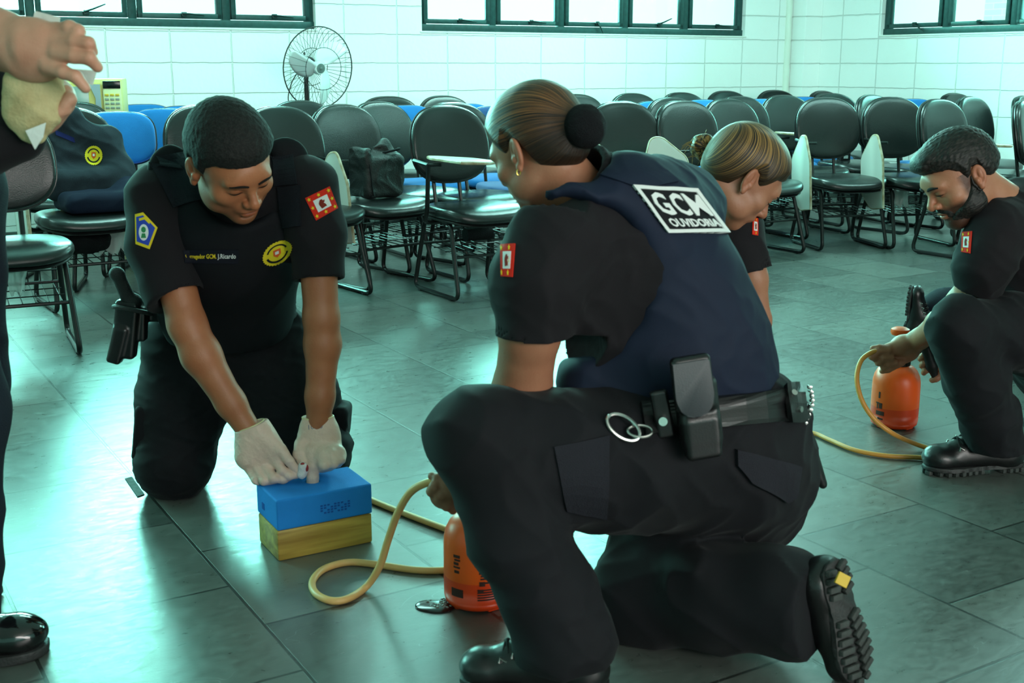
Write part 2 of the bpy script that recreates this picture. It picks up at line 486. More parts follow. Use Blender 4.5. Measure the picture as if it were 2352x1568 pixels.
make_window('window_2', 3.1, 5, uv(W2[0], WALL_V, SILL), UA, '', [-.08, -.06, -1.0, .4, -.06])
make_window('window_4', 3.1, 5, uv(W0[0], WALL_V, SILL), UA, '', [0, .3, 0])
make_window('window_3', 3.1, 5, uv(WALL_U, WALL_V - W3[0], SILL), UA - PI / 2, '', [-.5, -.15, -.1])
# thin plaster sills
M_sill = mat('plaster_sill', rgb(225, 228, 220), .6, nscale=20, namt=.12)
for nm, (a, b_), org, rz in (('trim_3', W1, uv(0, WALL_V), UA), ('trim_4', W2, uv(0, WALL_V), UA), ('trim_5', W3, uv(WALL_U, WALL_V), UA - PI / 2)):
    mb = MB(); mb.box(((a + b_) / 2, .012, SILL - .008), (b_ - a + .03, .036, .012), bev=.002)
    o = mb.build(nm, M_sill, smooth=False); o.location = org; o.rotation_euler = (0, 0, rz); o['kind'] = 'structure'
# neighbouring building seen through the right windows
nb = empty('neighbouring_building', uv(WALL_U + 5.0, 6.5, 0), UA - PI / 2)
tag(nb, 'pale brick building with teal window bays outside the right-hand window', 'building')
def brick_mat():
    m = bpy.data.materials.new('pale_brick'); m.use_nodes = True
    nt = m.node_tree; b = nt.nodes['Principled BSDF']; L = nt.links.new
    tc = nt.nodes.new('ShaderNodeTexCoord'); sp = nt.nodes.new('ShaderNodeSeparateXYZ'); L(tc.outputs['Object'], sp.inputs[0])
    cb = nt.nodes.new('ShaderNodeCombineXYZ'); L(sp.outputs[0], cb.inputs[0]); L(sp.outputs[2], cb.inputs[1])
    br = nt.nodes.new('ShaderNodeTexBrick'); L(cb.outputs[0], br.inputs['Vector'])
    br.inputs['Scale'].default_value = 1; br.inputs['Brick Width'].default_value = .24; br.inputs['Row Height'].default_value = .07
    br.inputs['Mortar Size'].default_value = .006
    br.inputs['Color1'].default_value = (.75, .72, .66, 1); br.inputs['Color2'].default_value = (.62, .58, .54, 1); br.inputs['Mortar'].default_value = (.85, .85, .82, 1)
    L(br.outputs['Color'], b.inputs['Base Color']); b.inputs['Roughness'].default_value = .8
    return m
mb = MB(); mb.box((3, -.5, 2.5), (12, .6, 5)); mb.build('wall', brick_mat(), nb, smooth=False)
M_bay = mat('teal_bay_glass', rgb(70, 150, 150), .25, nscale=5, namt=.2)
for i, x in enumerate((-1.6, -.55, .8, 2.2, 3.4, 4.6)):
    mb = MB(); mb.box((x, -.185 + .0, 2.4), (.42, .06, 3.6), bev=.01); mb.build('window_bay', M_bay, nb, smooth=False)
# ================================================================== CHAIRS
M_vinyl = mat('black_vinyl', rgb(26, 29, 29), .27, spec=.6, bump=.10, bscale=220, nscale=5, namt=.12)
M_bluefab = mat('blue_fabric', rgb(26, 118, 190), .85, bump=.3, bscale=420, nscale=9, namt=.12, sheen=.3)
M_navyfab = mat('faded_navy_fabric', rgb(44, 84, 140), .85, bump=.3, bscale=420, nscale=9, namt=.2, sheen=.3)
M_tube = mat('black_enamel_tube', rgb(24, 26, 26), .32, .2, nscale=14, namt=.4)
M_plast = mat('black_plastic_shell', rgb(22, 24, 24), .5)
M_bead = mat('black_edge_bead', rgb(30, 34, 34), .28)
M_board = mat('pale_laminate', rgb(206, 208, 200), .45, nscale=3, namt=.05)
M_bedge = mat('cream_edge_band', rgb(198, 190, 166), .5, nscale=20, namt=.25, c2=rgb(150, 128, 96))

def sup(w_, h_, e, n=44, egg=0.0):
    out = []
    for k in range(n):
        a = 2 * PI * k / n; c, s = math.cos(a), math.sin(a)
        x = math.copysign(abs(c) ** (2 / e), c) * w_ / 2
        y = math.copysign(abs(s) ** (2 / e), s) * h_ / 2
        x *= 1 - egg * (y / (h_ / 2))
        out.append((x, y))
    return out
BACK_TILT = math.radians(11)
def back_map(zc, yc, bend=.035):
    def fn(x, y, z):
        # x lateral, y up the back, z thickness towards the sitter (-Y)
        yy = y; d = -z - bend * (1 - (x / .22) ** 2) * -1 * .6
        p = Vector((x, 0, 0))
        up = Vector((0, math.sin(BACK_TILT), math.cos(BACK_TILT)))
        nr = Vector((0, -math.cos(BACK_TILT), math.sin(BACK_TILT)))
        c = Vector((0, yc, zc))
        curve = -.028 * (x / .22) ** 2
        return c + p + up * yy + nr * (z - curve)
    return fn
def seat_map(zc, yc):
    def fn(x, y, z):
        drop = 0.0
        q = (-y - .10) / .13            # waterfall front
        if q > 0: drop = .030 * q * q
        rise = .012 * max(0, (y - .1) / .12) ** 2
        dish = -.010 * (1 - min(1, (x / .22) ** 2))
        return Vector((x, yc + y, zc + z - drop + rise + (dish if z > 0 else 0)))
    return fn
def make_chair(kind, tablet):
    root = empty('university_chair', (0, 0, 0))
    vin = {'black': M_vinyl, 'blue': M_bluefab, 'navy': M_navyfab}[kind]
    # seat
    if kind == 'black':
        so = sup(.47, .44, 3.2, egg=.06); bo = sup(.445, .385, 2.55, egg=.05)
    else:
        so = sup(.42, .40, 4.0, egg=.05); bo = sup(.385, .275, 3.1, egg=.02)
    cushion(so, .056, .012, seat_map(.418, -.02), 'seat', vin, root)
    cushion([(x * .95, y * .95) for x, y in so], .022, .0, seat_map(.384, -.02), 'seat_shell', M_plast, root, rings=2)
    zc = .728 if kind == 'black' else .742
    bm_ = back_map(zc, .255)
    cushion(bo, .044, .016, bm_, 'backrest', vin, root)
    cushion([(x * .985, y * .985) for x, y in bo], .02, .006, lambda x, y, z: back_map(zc, .285)(x, y, -z), 'back_shell', M_plast, root, rings=3)
    mb = MB(); ring = [bm_(x * 1.005, y * 1.005, -.012) for x, y in bo]
    mb.tube(ring, .006, 6, closed=True); mb.build('edge_bead', M_bead, root)
    # two posts carrying the back
    for sx in (-.075, .075):
        mb = MB()
        mb.tube(rounded([(sx, .05, .372), (sx, .235, .365), (sx, .262, .46), (sx, .315, .74)], .05), .0105, 8)
        mb.build('back_post', M_tube, root)
    # sled legs
    for sx in (-1, 1):
        x = sx * .195; xo = sx * .215
        mb = MB()
        mb.tube(rounded([(x, -.05, .372), (x, -.115, .368), (xo, -.225, .013), (xo, .235, .013), (x, .15, .368), (x, .06, .372)], .055, 6), .0115, 9)
        mb.box((xo, -.15, .006), (.022, .03, .012), bev=.003); mb.box((xo, .17, .006), (.022, .03, .012), bev=.003)
        mb.build('leg', M_tube, root)
    mb = MB()
    for y, z in ((-.155, .21), (.185, .24)):
        mb = MB(); mb.tube([(-.205, y, z), (.205, y, z)], .0075, 7); mb.build('crossbar', M_tube, root)
    
    # wire book basket
    mb = MB()
    for k in range(8):
        x = -.17 + k * .0486
        mb.tube([(x, -.155, .217), (x, .185, .236), (x, .187, .29)], .0025, 5)
    mb.tube([(-.19, .187, .29), (.19, .187, .29)], .0035, 5)
    for y in (-.05, .07): mb.tube([(-.19, y, .222 + .055 * (y + .1)), (.19, y, .222 + .055 * (y + .1))], .0025, 5)
    mb.build('book_basket', M_tube, root)
    if tablet:
        mb = MB(); ax = -.262
        mb.tube(rounded([(-.10, .03, .366), (ax + .0, .03, .364), (ax, .0, .42), (ax, -.02, .655)], .04, 5), .0115, 8)
        mb.tube([(ax, -.02, .650), (ax, .13, .662)], .010, 8)
        mb.tube([(ax, -.02, .650), (ax + .05, -.06, .652)], .008, 8)
        mb.build('arm_post', M_tube, root)
        outl = [(-.12, -.24), (.02, -.24), (.13, -.14), (.13, .08), (.00, .21), (-.06, .21), (-.12, .05)]
        outl = [(p.x, p.y) for p in rounded([(x, y, 0) for x, y in outl + [outl[0]]], .03, 4)][:-1]
        if tablet == 'flat':
            M = Matrix.Translation((ax + .14, -.07, .672)) @ Matrix.Rotation(math.radians(3), 4, 'Y')
        elif tablet == 'down':
            M = Matrix.Translation((ax - .036, -.05, .485)) @ Matrix.Rotation(math.radians(-8), 4, 'X') @ Matrix(((0, 0, 1, 0), (1, 0, 0, 0), (0, 1, 0, 0), (0, 0, 0, 1)))
        elif tablet == 'out':
            M = Matrix.Translation((ax - .14, -.10, .53)) @ Matrix.Rotation(math.radians(-22), 4, 'Z') @ Matrix.Rotation(math.radians(-6), 4, 'Y') @ Matrix.Rotation(math.radians(80), 4, 'X')
        t = MB(); t.prism(outl, .015, M, bev=.002)
        tb = t.build('tablet', M_board, root, auto=30)
        e = MB(); e.tube([M @ Vector((x, y, 0)) for x, y in [(x * 1.003, y * 1.003) for x, y in outl]], .0082, 6, closed=True)
        e.build('edge_band', M_bedge, tb)
    return root
PROTO = {}
def chair(kind, tablet, pos, yaw, label, group):
    key = (kind, tablet)
    if key not in PROTO:
        PROTO[key] = make_chair(kind, tablet); o = PROTO[key]
    else: o = copy_tree(PROTO[key])
    o.location = pos; o.rotation_euler = (0, 0, yaw)
    tag(o, label, 'chair', group); return o
TOPZ = {'black': .914, 'blue': .895, 'navy': .895}
def place(kind, tablet, px, Y, yaw, label, group='university chairs crowded along the walls', wall=None):
    """px: picture column of the back's centre, Y its forward distance"""
    t = (px - 1176.0) / (FOC / CP)          # near the horizon line
    b = P(px, 300, Y)                        # direction through the upper back
    yawr = math.radians(yaw)
    R = Matrix.Rotation(yawr, 3, 'Z')
    off = R @ Vector((0, .285, 0))
    pos = Vector((b.x, Y, 0)) - off
    return chair(kind, tablet, (pos.x, pos.y, 0), yawr, label, group)
G1 = 'university chairs crowded along the walls'
CH = [
 # kind, tablet, px, Y, yaw, label
 ('black', 'down', -16, 4.95, 26, 'black chair nearest the left edge, partly behind the standing person'),
 ('black', 'down', 150, 5.95, 33, 'black chair with a dark uniform jacket hung over its back'),
 ('black', None, 172, 6.84, 6, 'black chair behind the jacket chair, in front of the microwave oven'),
 ('blue', None, 272, 6.47, 12, 'bright blue chair just right of the hanging jacket'),
 ('blue', None, 330, 7.76, 25, 'blue chair half hidden behind the two bright blue front ones'),
 ('blue', None, 380, 6.95, 0, 'bright blue chair left of the bending man, overlapping its blue neighbour'),
 ('blue', None, 428, 7.46, 25, 'blue chair of which only the top edge shows by the bending man\'s hair'),
 ('black', None, 468, 6.35, 31, 'black chair directly behind the bending man\'s head'),
 ('black', 'down', 640, 6.12, 38, 'black chair whose rounded back rises at the bending man\'s left shoulder'),
 ('black', None, 690, 7.15, 35, 'black chair right below the fan stand, between two nearer backs'),
 ('black', 'down', 784, 6.45, 44, 'black chair with the black shoulder bag on its seat'),
 ('black', None, 868, 6.95, 46, 'black chair just behind and right of the bag chair'),
 ('black', None, 893, 8.13, 23, 'far black chair showing a thin dark arc above the blue back'),
 ('blue', 'down', 930, 7.57, 31, 'blue chair between the bag chair and the chair with the level tablet'),
 ('black', 'flat', 1022, 6.23, 32, 'black chair with its pale tablet set level over the seat'),
 ('black', None, 1040, 6.75, 34, 'black chair right behind the one with the level tablet, edge showing'),
 ('black', None, 1018, 8.31, 35, 'far black chair peeking over the level-tablet chair'),
 ('blue', None, 1068, 7.85, 30, 'blue chair showing a sliver right of the level-tablet chair'),
 ('navy', None, 1138, 7.37, 22, 'faded navy chair left of the foreground woman\'s face'),
 ('blue', None, 1185, 8.47, 22, 'blue chair hidden behind the foreground woman\'s head, seat showing'),
 ('black', None, 1322, 8.75, 28, 'far black chair rising just behind the foreground woman\'s bun'),
 ('black', 'down', 1424, 6.99, 21, 'black chair right of the foreground woman\'s bun'),
 ('black', None, 1450, 9.03, 28, 'far black chair peeking over the one right of the bun'),
 ('blue', None, 1500, 8.45, 28, 'blue chair showing between two black backs above the tilted tablet'),
 ('black', None, 1538, 7.83, 30, 'black chair tucked close behind the tilted-tablet chair'),
 ('black', 'out', 1566, 7.15, 30, 'black chair with its pale tablet swung up and tilted outward'),
 ('black', None, 1562, 9.30, 28, 'darkest far chair by the wall, above the tilted-tablet chair'),
 ('blue', None, 1608, 8.80, 28, 'blue chair showing a sliver above the woman with blond streaks'),
 ('black', 'down', 1668, 7.52, 32, 'black chair behind the woman with blond streaks'),
 ('black', None, 1694, 8.14, 28, 'black chair whose edge shows right behind that of the streaked-hair woman\'s chair'),
 ('black', None, 1664, 9.90, 28, 'far black chair against the wall, fourth from the corner column'),
 ('blue', None, 1742, 9.00, 25, 'blue chair showing just left of the black chair with a small level tablet'),
 ('black', None, 1776, 10.20, 26, 'far black chair standing in the room corner by the column'),
 ('black', 'flat', 1797, 8.45, 26, 'black chair with a small level tablet beside the folded-tablet chair'),
 ('blue', None, 1838, 9.62, 19, 'blue chair of which a dark sliver shows below the corner column'),
 ('black', 'down', 1892, 7.85, 12, 'black chair front right of centre with its tablet folded down on the left'),
 ('black', None, 1885, 9.91, 40, 'black chair overlapped by the front chair below the column'),
 ('black', None, 1905, 9.00, 22, 'black chair right behind the front folded-tablet chair, edge showing'),
 ('black', None, 1997, 8.57, 39, 'black chair seen at an angle between the two front folded-tablet chairs'),
 ('black', 'down', 2042, 7.92, 14, 'black chair second of the two with tablets folded down side by side'),
 ('blue', None, 2090, 9.00, 15, 'dark blue chair below the right-hand window'),
 ('black', 'flat', 2150, 7.45, 34, 'black chair left of the bearded man\'s hair, tube armrest showing'),
 ('black', None, 2186, 9.09, 36, 'black chair half hidden behind the bearded man\'s chair row'),
 ('black', None, 2222, 8.10, 42, 'black chair rising right behind the bearded man\'s hair'),
 ('black', 'down', 2352, 7.29, 45, 'black chair cut by the right edge, nearer of the two there'),
 ('black', None, 2345, 8.28, 46, 'black chair cut by the right edge, farther of the two there'),
 ('black', 'out', 2420, 5.90, 30, 'chair behind the bearded man of which the pale tablet shows at the right edge'),
]
CHO = [place(*c) for c in CH]
from mathutils.bvhtree import BVHTree
# ================================================================== BODIES: implicit surfaces meshed on a grid
def vnorm(v): return Vector(v).normalized()
class Sdf:
    """list of primitives blended into one continuous surface"""
    def __init__(s): s.p = []
    def cone(s, a, b, ra, rb, k=.02, op='add', flat=None, cap=False):
        a = Vector(a); b = Vector(b); r = max(ra, rb)
        lo = Vector([min(a[i], b[i]) - r for i in range(3)]); hi = Vector([max(a[i], b[i]) + r for i in range(3)])
        def d(X, Y, Z):
            ab = b - a; L2 = max(ab.length_squared, 1e-9); L = math.sqrt(L2)
            px, py, pz = X - a.x, Y - a.y, Z - a.z
            t0 = (px * ab.x + py * ab.y + pz * ab.z) / L2
            t = np.clip(t0, 0, 1)
            qx, qy, qz = px - t * ab.x, py - t * ab.y, pz - t * ab.z
            sc = 1.0
            if flat is not None:
                n, f = flat; n = Vector(n)
                n = (n - ab * (n.dot(ab) / L2)).normalized()
                c = qx * n.x + qy * n.y + qz * n.z
                m = c / f - c
                qx, qy, qz = qx + m * n.x, qy + m * n.y, qz + m * n.z
                sc = max(f, .5)
            dist = (np.sqrt(qx * qx + qy * qy + qz * qz) - (ra + (rb - ra) * t)) * sc
            if cap: dist = np.maximum(dist, np.maximum(-t0 * L, (t0 - 1) * L))
            return dist
        s.p.append((op, lo, hi, k, d)); return s
    def chain(s, pts, rad, k=.015, op='add', flat=None):
        for i in range(len(pts) - 1): s.cone(pts[i], pts[i + 1], rad[i], rad[i + 1], k, op, flat)
        return s
    def ell(s, c, r, k=.02, op='add', R=None):
        c = Vector(c); m = max(r)
        lo = c - Vector((m, m, m)); hi = c + Vector((m, m, m))
        if R is None: lo = c - Vector(r); hi = c + Vector(r)
        def d(X, Y, Z):
            x, y, z = X - c.x, Y - c.y, Z - c.z
            if R is not None:
                T = R.transposed()
                x, y, z = (T[0][0] * x + T[0][1] * y + T[0][2] * z, T[1][0] * x + T[1][1] * y + T[1][2] * z, T[2][0] * x + T[2][1] * y + T[2][2] * z)
            k0 = np.sqrt((x / r[0]) ** 2 + (y / r[1]) ** 2 + (z / r[2]) ** 2) + 1e-9
            k1 = np.sqrt((x / r[0] ** 2) ** 2 + (y / r[1] ** 2) ** 2 + (z / r[2] ** 2) ** 2) + 1e-9
            return np.clip(k0 * (k0 - 1) / k1, -m, 10)
        s.p.append((op, lo, hi, k, d)); return s
    def box(s, c, half, R=None, r=.01, k=.01, op='add'):
        c = Vector(c); m = Vector(half).length + r
        lo = c - Vector((m, m, m)); hi = c + Vector((m, m, m))
        def d(X, Y, Z):
            x, y, z = X - c.x, Y - c.y, Z - c.z
            if R is not None:
                T = R.transposed()
                x, y, z = (T[0][0] * x + T[0][1] * y + T[0][2] * z, T[1][0] * x + T[1][1] * y + T[1][2] * z, T[2][0] * x + T[2][1] * y + T[2][2] * z)
            x, y, z = np.abs(x) - half[0] + r, np.abs(y) - half[1] + r, np.abs(z) - half[2] + r
            return np.sqrt(np.maximum(x, 0) ** 2 + np.maximum(y, 0) ** 2 + np.maximum(z, 0) ** 2) + np.minimum(np.maximum(np.maximum(x, y), z), 0) - r
        s.p.append((op, lo, hi, k, d)); return s
    def cut(s, pt, n, R=10.0, k=.0):
        """remove what lies on the side n points to, within R of pt"""
        pt = Vector(pt); n = vnorm(n)
        lo = pt - Vector((R, R, R)); hi = pt + Vector((R, R, R))
        def d(X, Y, Z):
            x, y, z = X - pt.x, Y - pt.y, Z - pt.z
            pl = -(x * n.x + y * n.y + z * n.z)
            if R < 5: pl = np.where(x * x + y * y + z * z < R * R, pl, 1.0)
            return pl
        s.p.append(('sub', lo, hi, k, d)); return s
    def fn(s, f, lo=None, hi=None):
        """f(F, X, Y, Z) -> F"""
        s.p.append(('fn', lo, hi, 0, f)); return s
    def mesh(s, h, smooth=1, lo=None, hi=None):
        ad = [q for q in s.p if q[0] == 'add']
        if lo is None:
            lo = Vector([min(q[1][i] for q in ad) for i in range(3)]); hi = Vector([max(q[2][i] for q in ad) for i in range(3)])
        pad = 3 * h + .004
        lo = np.array(lo) - pad; hi = np.array(hi) + pad
        n = np.ceil((hi - lo) / h).astype(int) + 1
        ax = [(lo[i] + h * np.arange(n[i])).astype(np.float32) for i in range(3)]
        F = np.full(n, .5, np.float32)
        for (op, a, b, k, d) in s.p:
            if a is None: sl = [slice(0, n[i]) for i in range(3)]
            else:
                m = k + 3 * h + .02
                i0 = [max(0, int((a[i] - m - lo[i]) / h)) for i in range(3)]; i1 = [min(n[i], int((b[i] + m - lo[i]) / h) + 2) for i in range(3)]
                if any(i1[i] <= i0[i] for i in range(3)): continue
                sl = [slice(i0[i], i1[i]) for i in range(3)]
            sl = tuple(sl)
            X = ax[0][sl[0]][:, None, None]; Y = ax[1][sl[1]][None, :, None]; Z = ax[2][sl[2]][None, None, :]
            A = F[sl]
            if op == 'fn': F[sl] = d(A, X, Y, Z); continue
            D = np.broadcast_to(d(X, Y, Z), A.shape)
            if op == 'add':
                if k > 0:
                    q = np.clip(.5 + .5 * (D - A) / k, 0, 1); F[sl] = D + (A - D) * q - k * q * (1 - q)
                else: F[sl] = np.minimum(A, D)
            elif op == 'sub':
                if k > 0:
                    q = np.clip(.5 - .5 * (A + D) / k, 0, 1); F[sl] = A + (-D - A) * q + k * q * (1 - q)
                else: F[sl] = np.maximum(A, -D)
            elif op == 'int':
                F[sl] = np.maximum(A, D)
        for i in range(3):   # closed at the border
            ix = [slice(None)] * 3; ix[i] = 0; F[tuple(ix)] = .5; ix[i] = -1; F[tuple(ix)] = .5
        return surface_nets(F, lo, h, smooth)
def surface_nets(F, lo, h, smooth=1):
    S = F < 0
    nx, ny, nz = F.shape
    c = S[:-1, :-1, :-1].astype(np.int8)
    tot = np.zeros((nx - 1, ny - 1, nz - 1), np.int8)
    for dx in (0, 1):
        for dy in (0, 1):
            for dz in (0, 1):
                tot += S[dx:nx - 1 + dx, dy:ny - 1 + dy, dz:nz - 1 + dz]
    act = (tot > 0) & (tot < 8)
    idx = np.full(act.shape, -1, np.int64)
    I, J, K = np.nonzero(act)
    N = len(I); idx[I, J, K] = np.arange(N)
    acc = np.zeros((N, 3)); cnt = np.zeros(N)
    for axis in range(3):
        o = [i for i in range(3) if i != axis]
        for p in (0, 1):
            for q in (0, 1):
                a = [0, 0, 0]; a[o[0]] = p; a[o[1]] = q
                b = list(a); b[axis] = 1
                fa = F[I + a[0], J + a[1], K + a[2]]; fb = F[I + b[0], J + b[1], K + b[2]]
                m = (fa < 0) != (fb < 0)
                t = np.where(m, fa / np.where(m, fa - fb, 1), 0)
                pos = np.zeros((N, 3)); pos[:, 0] = a[0]; pos[:, 1] = a[1]; pos[:, 2] = a[2]
                pos[:, axis] = t
                acc += pos * m[:, None]; cnt += m
    V = acc / np.maximum(cnt, 1)[:, None] + np.stack([I, J, K], 1)
    V = V * h + lo
    Q = []
    for axis in range(3):
        o = [i for i in range(3) if i != axis]
        sa = [slice(0, None)] * 3; sb = [slice(0, None)] * 3
        sa[axis] = slice(0, -1); sb[axis] = slice(1, None)
        A = S[tuple(sa)]; B = S[tuple(sb)]
        for i in o: 
            pass
        m = A != B
        mm = np.zeros_like(m)
        sl = [slice(None)] * 3; sl[o[0]] = slice(1, -1); sl[o[1]] = slice(1, -1)
        mm[tuple(sl)] = m[tuple(sl)]
        E = np.stack(np.nonzero(mm), 1)
        if not len(E): continue
        def cell(d0, d1):
            e = E.copy(); e[:, o[0]] += d0; e[:, o[1]] += d1
            return idx[e[:, 0], e[:, 1], e[:, 2]]
        q = np.stack([cell(-1, -1), cell(0, -1), cell(0, 0), cell(-1, 0)], 1)
        inside = A[E[:, 0], E[:, 1], E[:, 2]]
        flip = inside if axis != 1 else ~inside
        q[~flip] = q[~flip][:, ::-1]
        Q.append(q)
    Q = np.concatenate(Q)
    for _ in range(smooth):
        s_ = np.zeros_like(V); c_ = np.zeros(len(V))
        for a, b in ((0, 1), (1, 2), (2, 3), (3, 0)):
            np.add.at(s_, Q[:, a], V[Q[:, b]]); np.add.at(c_, Q[:, a], 1)
            np.add.at(s_, Q[:, b], V[Q[:, a]]); np.add.at(c_, Q[:, b], 1)
        V = V * .5 + .5 * s_ / np.maximum(c_, 1)[:, None]
    return V, Q
def np_mesh(name, pieces, material, parent=None, cols=None, mats=None, fmat=None):
    """pieces: list of (V, Q); joined in one mesh"""
    n = 0; VV = []; QQ = []
    for V, Q in pieces: VV.append(V); QQ.append(Q + n); n += len(V)
    V = np.concatenate(VV); Q = np.concatenate(QQ)
    me = bpy.data.meshes.new(name)
    me.vertices.add(len(V)); me.vertices.foreach_set('co', V.astype(np.float32).ravel())
    me.loops.add(len(Q) * 4); me.loops.foreach_set('vertex_index', Q.astype(np.int32).ravel())
    me.polygons.add(len(Q)); me.polygons.foreach_set('loop_start', np.arange(0, len(Q) * 4, 4, dtype=np.int32))
    me.polygons.foreach_set('loop_total', np.full(len(Q), 4, np.int32))
    me.polygons.foreach_set('use_smooth', np.ones(len(Q), bool))
    for m in (mats or [material]): me.materials.append(m)
    if fmat is not None: me.polygons.foreach_set('material_index', np.concatenate(fmat).astype(np.int32))
    me.update(calc_edges=True); me.validate()
    if cols is not None:
        at = me.color_attributes.new('tint', 'FLOAT_COLOR', 'POINT')
        at.data.foreach_set('color', np.concatenate(cols).astype(np.float32).ravel())
    o = bpy.data.objects.new(name, me); COL.objects.link(o)
    if parent: o.parent = parent; o.matrix_parent_inverse = Matrix.Translation(parent.location).inverted()
    return o
def place_child(o, parent):
    o.parent = parent; o.matrix_parent_inverse = Matrix.Translation(parent.location).inverted(); return o
def white(V): return np.ones((len(V), 4))
def wrinkle(amp, freq=26, seed=0.0, stretch=(1, 1, 1)):
    """soft cloth folds"""
    def f(F, X, Y, Z):
        m = np.abs(F) < amp * 4 + .02
        x, y, z = X * freq * stretch[0], Y * freq * stretch[1], Z * freq * stretch[2]
        a = np.sin(x * .7 + 1.7 * np.sin(z * .55 + seed) + seed * 2.1 + y * .4)
        b = np.sin(z * .8 + 1.5 * np.sin(x * .45 + y * .5 + seed * 1.3) + seed)
        c = np.sin(y * .9 + 1.9 * np.sin(z * .35 + x * .3 - seed) + seed * .7)
        r = 1 - np.abs(a * .6 + b * .5 * c)           # ridge folds
        return np.where(m, F - amp * (r * r - .35), F)
    return f
def skin_mat(name, color, rough=.5):
    m = bpy.data.materials.new(name); m.use_nodes = True
    nt = m.node_tree; b = nt.nodes['Principled BSDF']; L = nt.links.new
    at = nt.nodes.new('ShaderNodeAttribute'); at.attribute_name = 'tint'
    tc = nt.nodes.new('ShaderNodeTexCoord')
    n = nt.nodes.new('ShaderNodeTexNoise'); n.inputs['Scale'].default_value = 22; n.inputs['Detail'].default_value = 5
    L(tc.outputs['Object'], n.inputs['Vector'])
    mx = nt.nodes.new('ShaderNodeMix'); mx.data_type = 'RGBA'
    mx.inputs[6].default_value = color; mx.inputs[7].default_value = (color[0] * .84, color[1] * .72, color[2] * .68, 1)
    mr = nt.nodes.new('ShaderNodeMapRange'); mr.inputs[1].default_value = .38; mr.inputs[2].default_value = .68; mr.inputs[4].default_value = .6
    L(n.outputs[0], mr.inputs[0]); L(mr.outputs[0], mx.inputs[0])
    mu = nt.nodes.new('ShaderNodeMix'); mu.data_type = 'RGBA'; mu.blend_type = 'MULTIPLY'; mu.inputs[0].default_value = 1
    L(mx.outputs[2], mu.inputs[6]); L(at.outputs['Color'], mu.inputs[7])
    L(mu.outputs[2], b.inputs['Base Color'])
    b.inputs['Roughness'].default_value = rough
    n2 = nt.nodes.new('ShaderNodeTexNoise'); n2.inputs['Scale'].default_value = 240; n2.inputs['Detail'].default_value = 3
    L(tc.outputs['Object'], n2.inputs['Vector'])
    bp = nt.nodes.new('ShaderNodeBump'); bp.inputs['Strength'].default_value = .12; bp.inputs['Distance'].default_value = .004
    L(n2.outputs[0], bp.inputs['Height']); L(bp.outputs[0], b.inputs['Normal'])
    return m
def hair_mat(name, c1, c2, scale=(90, 90, 6), rough=.42, amt=(.42, .62)):
    """strands run along the object's local Z of the supplied hair coordinates"""
    m = bpy.data.materials.new(name); m.use_nodes = True
    nt = m.node_tree; b = nt.nodes['Principled BSDF']; L = nt.links.new
    at = nt.nodes.new('ShaderNodeAttribute'); at.attribute_name = 'flow'
    mp = nt.nodes.new('ShaderNodeMapping'); mp.inputs['Scale'].default_value = scale
    L(at.outputs['Vector'], mp.inputs[0])
    n = nt.nodes.new('ShaderNodeTexNoise'); n.inputs['Scale'].default_value = 1; n.inputs['Detail'].default_value = 4
    L(mp.outputs[0], n.inputs['Vector'])
    mr = nt.nodes.new('ShaderNodeMapRange'); mr.inputs[1].default_value = amt[0]; mr.inputs[2].default_value = amt[1]
    L(n.outputs[0], mr.inputs[0])
    mx = nt.nodes.new('ShaderNodeMix'); mx.data_type = 'RGBA'; mx.inputs[6].default_value = c1; mx.inputs[7].default_value = c2
    at2 = nt.nodes.new('ShaderNodeAttribute'); at2.attribute_name = 'tint'
    mm = nt.nodes.new('ShaderNodeMath'); mm.operation = 'MULTIPLY'
    L(mr.outputs[0], mm.inputs[0]); L(at2.outputs['Fac'], mm.inputs[1]); L(mm.outputs[0], mx.inputs[0])
    L(mx.outputs[2], b.inputs['Base Color']); b.inputs['Roughness'].default_value = rough
    b.inputs['Specular IOR Level'].default_value = .35
    bp = nt.nodes.new('ShaderNodeBump'); bp.inputs['Strength'].default_value = .6; bp.inputs['Distance'].default_value = .003
    L(n.outputs[0], bp.inputs['Height']); L(bp.outputs[0], b.inputs['Normal'])
    return m
def frame(center, fwd, up, scale=1.0):
    """local: X right hand side of the face's owner mirrored to world, Y forward, Z up"""
    f = vnorm(fwd); u = Vector(up); u = (u - f * u.dot(f)).normalized(); r = f.cross(u)
    M = Matrix(((r.x, f.x, u.x), (r.y, f.y, u.y), (r.z, f.z, u.z))) * scale
    M = M.to_4x4(); M.translation = Vector(center); return M
def apply_M(V, M):
    A = np.array(M)
    return V @ A[:3, :3].T + A[:3, 3]
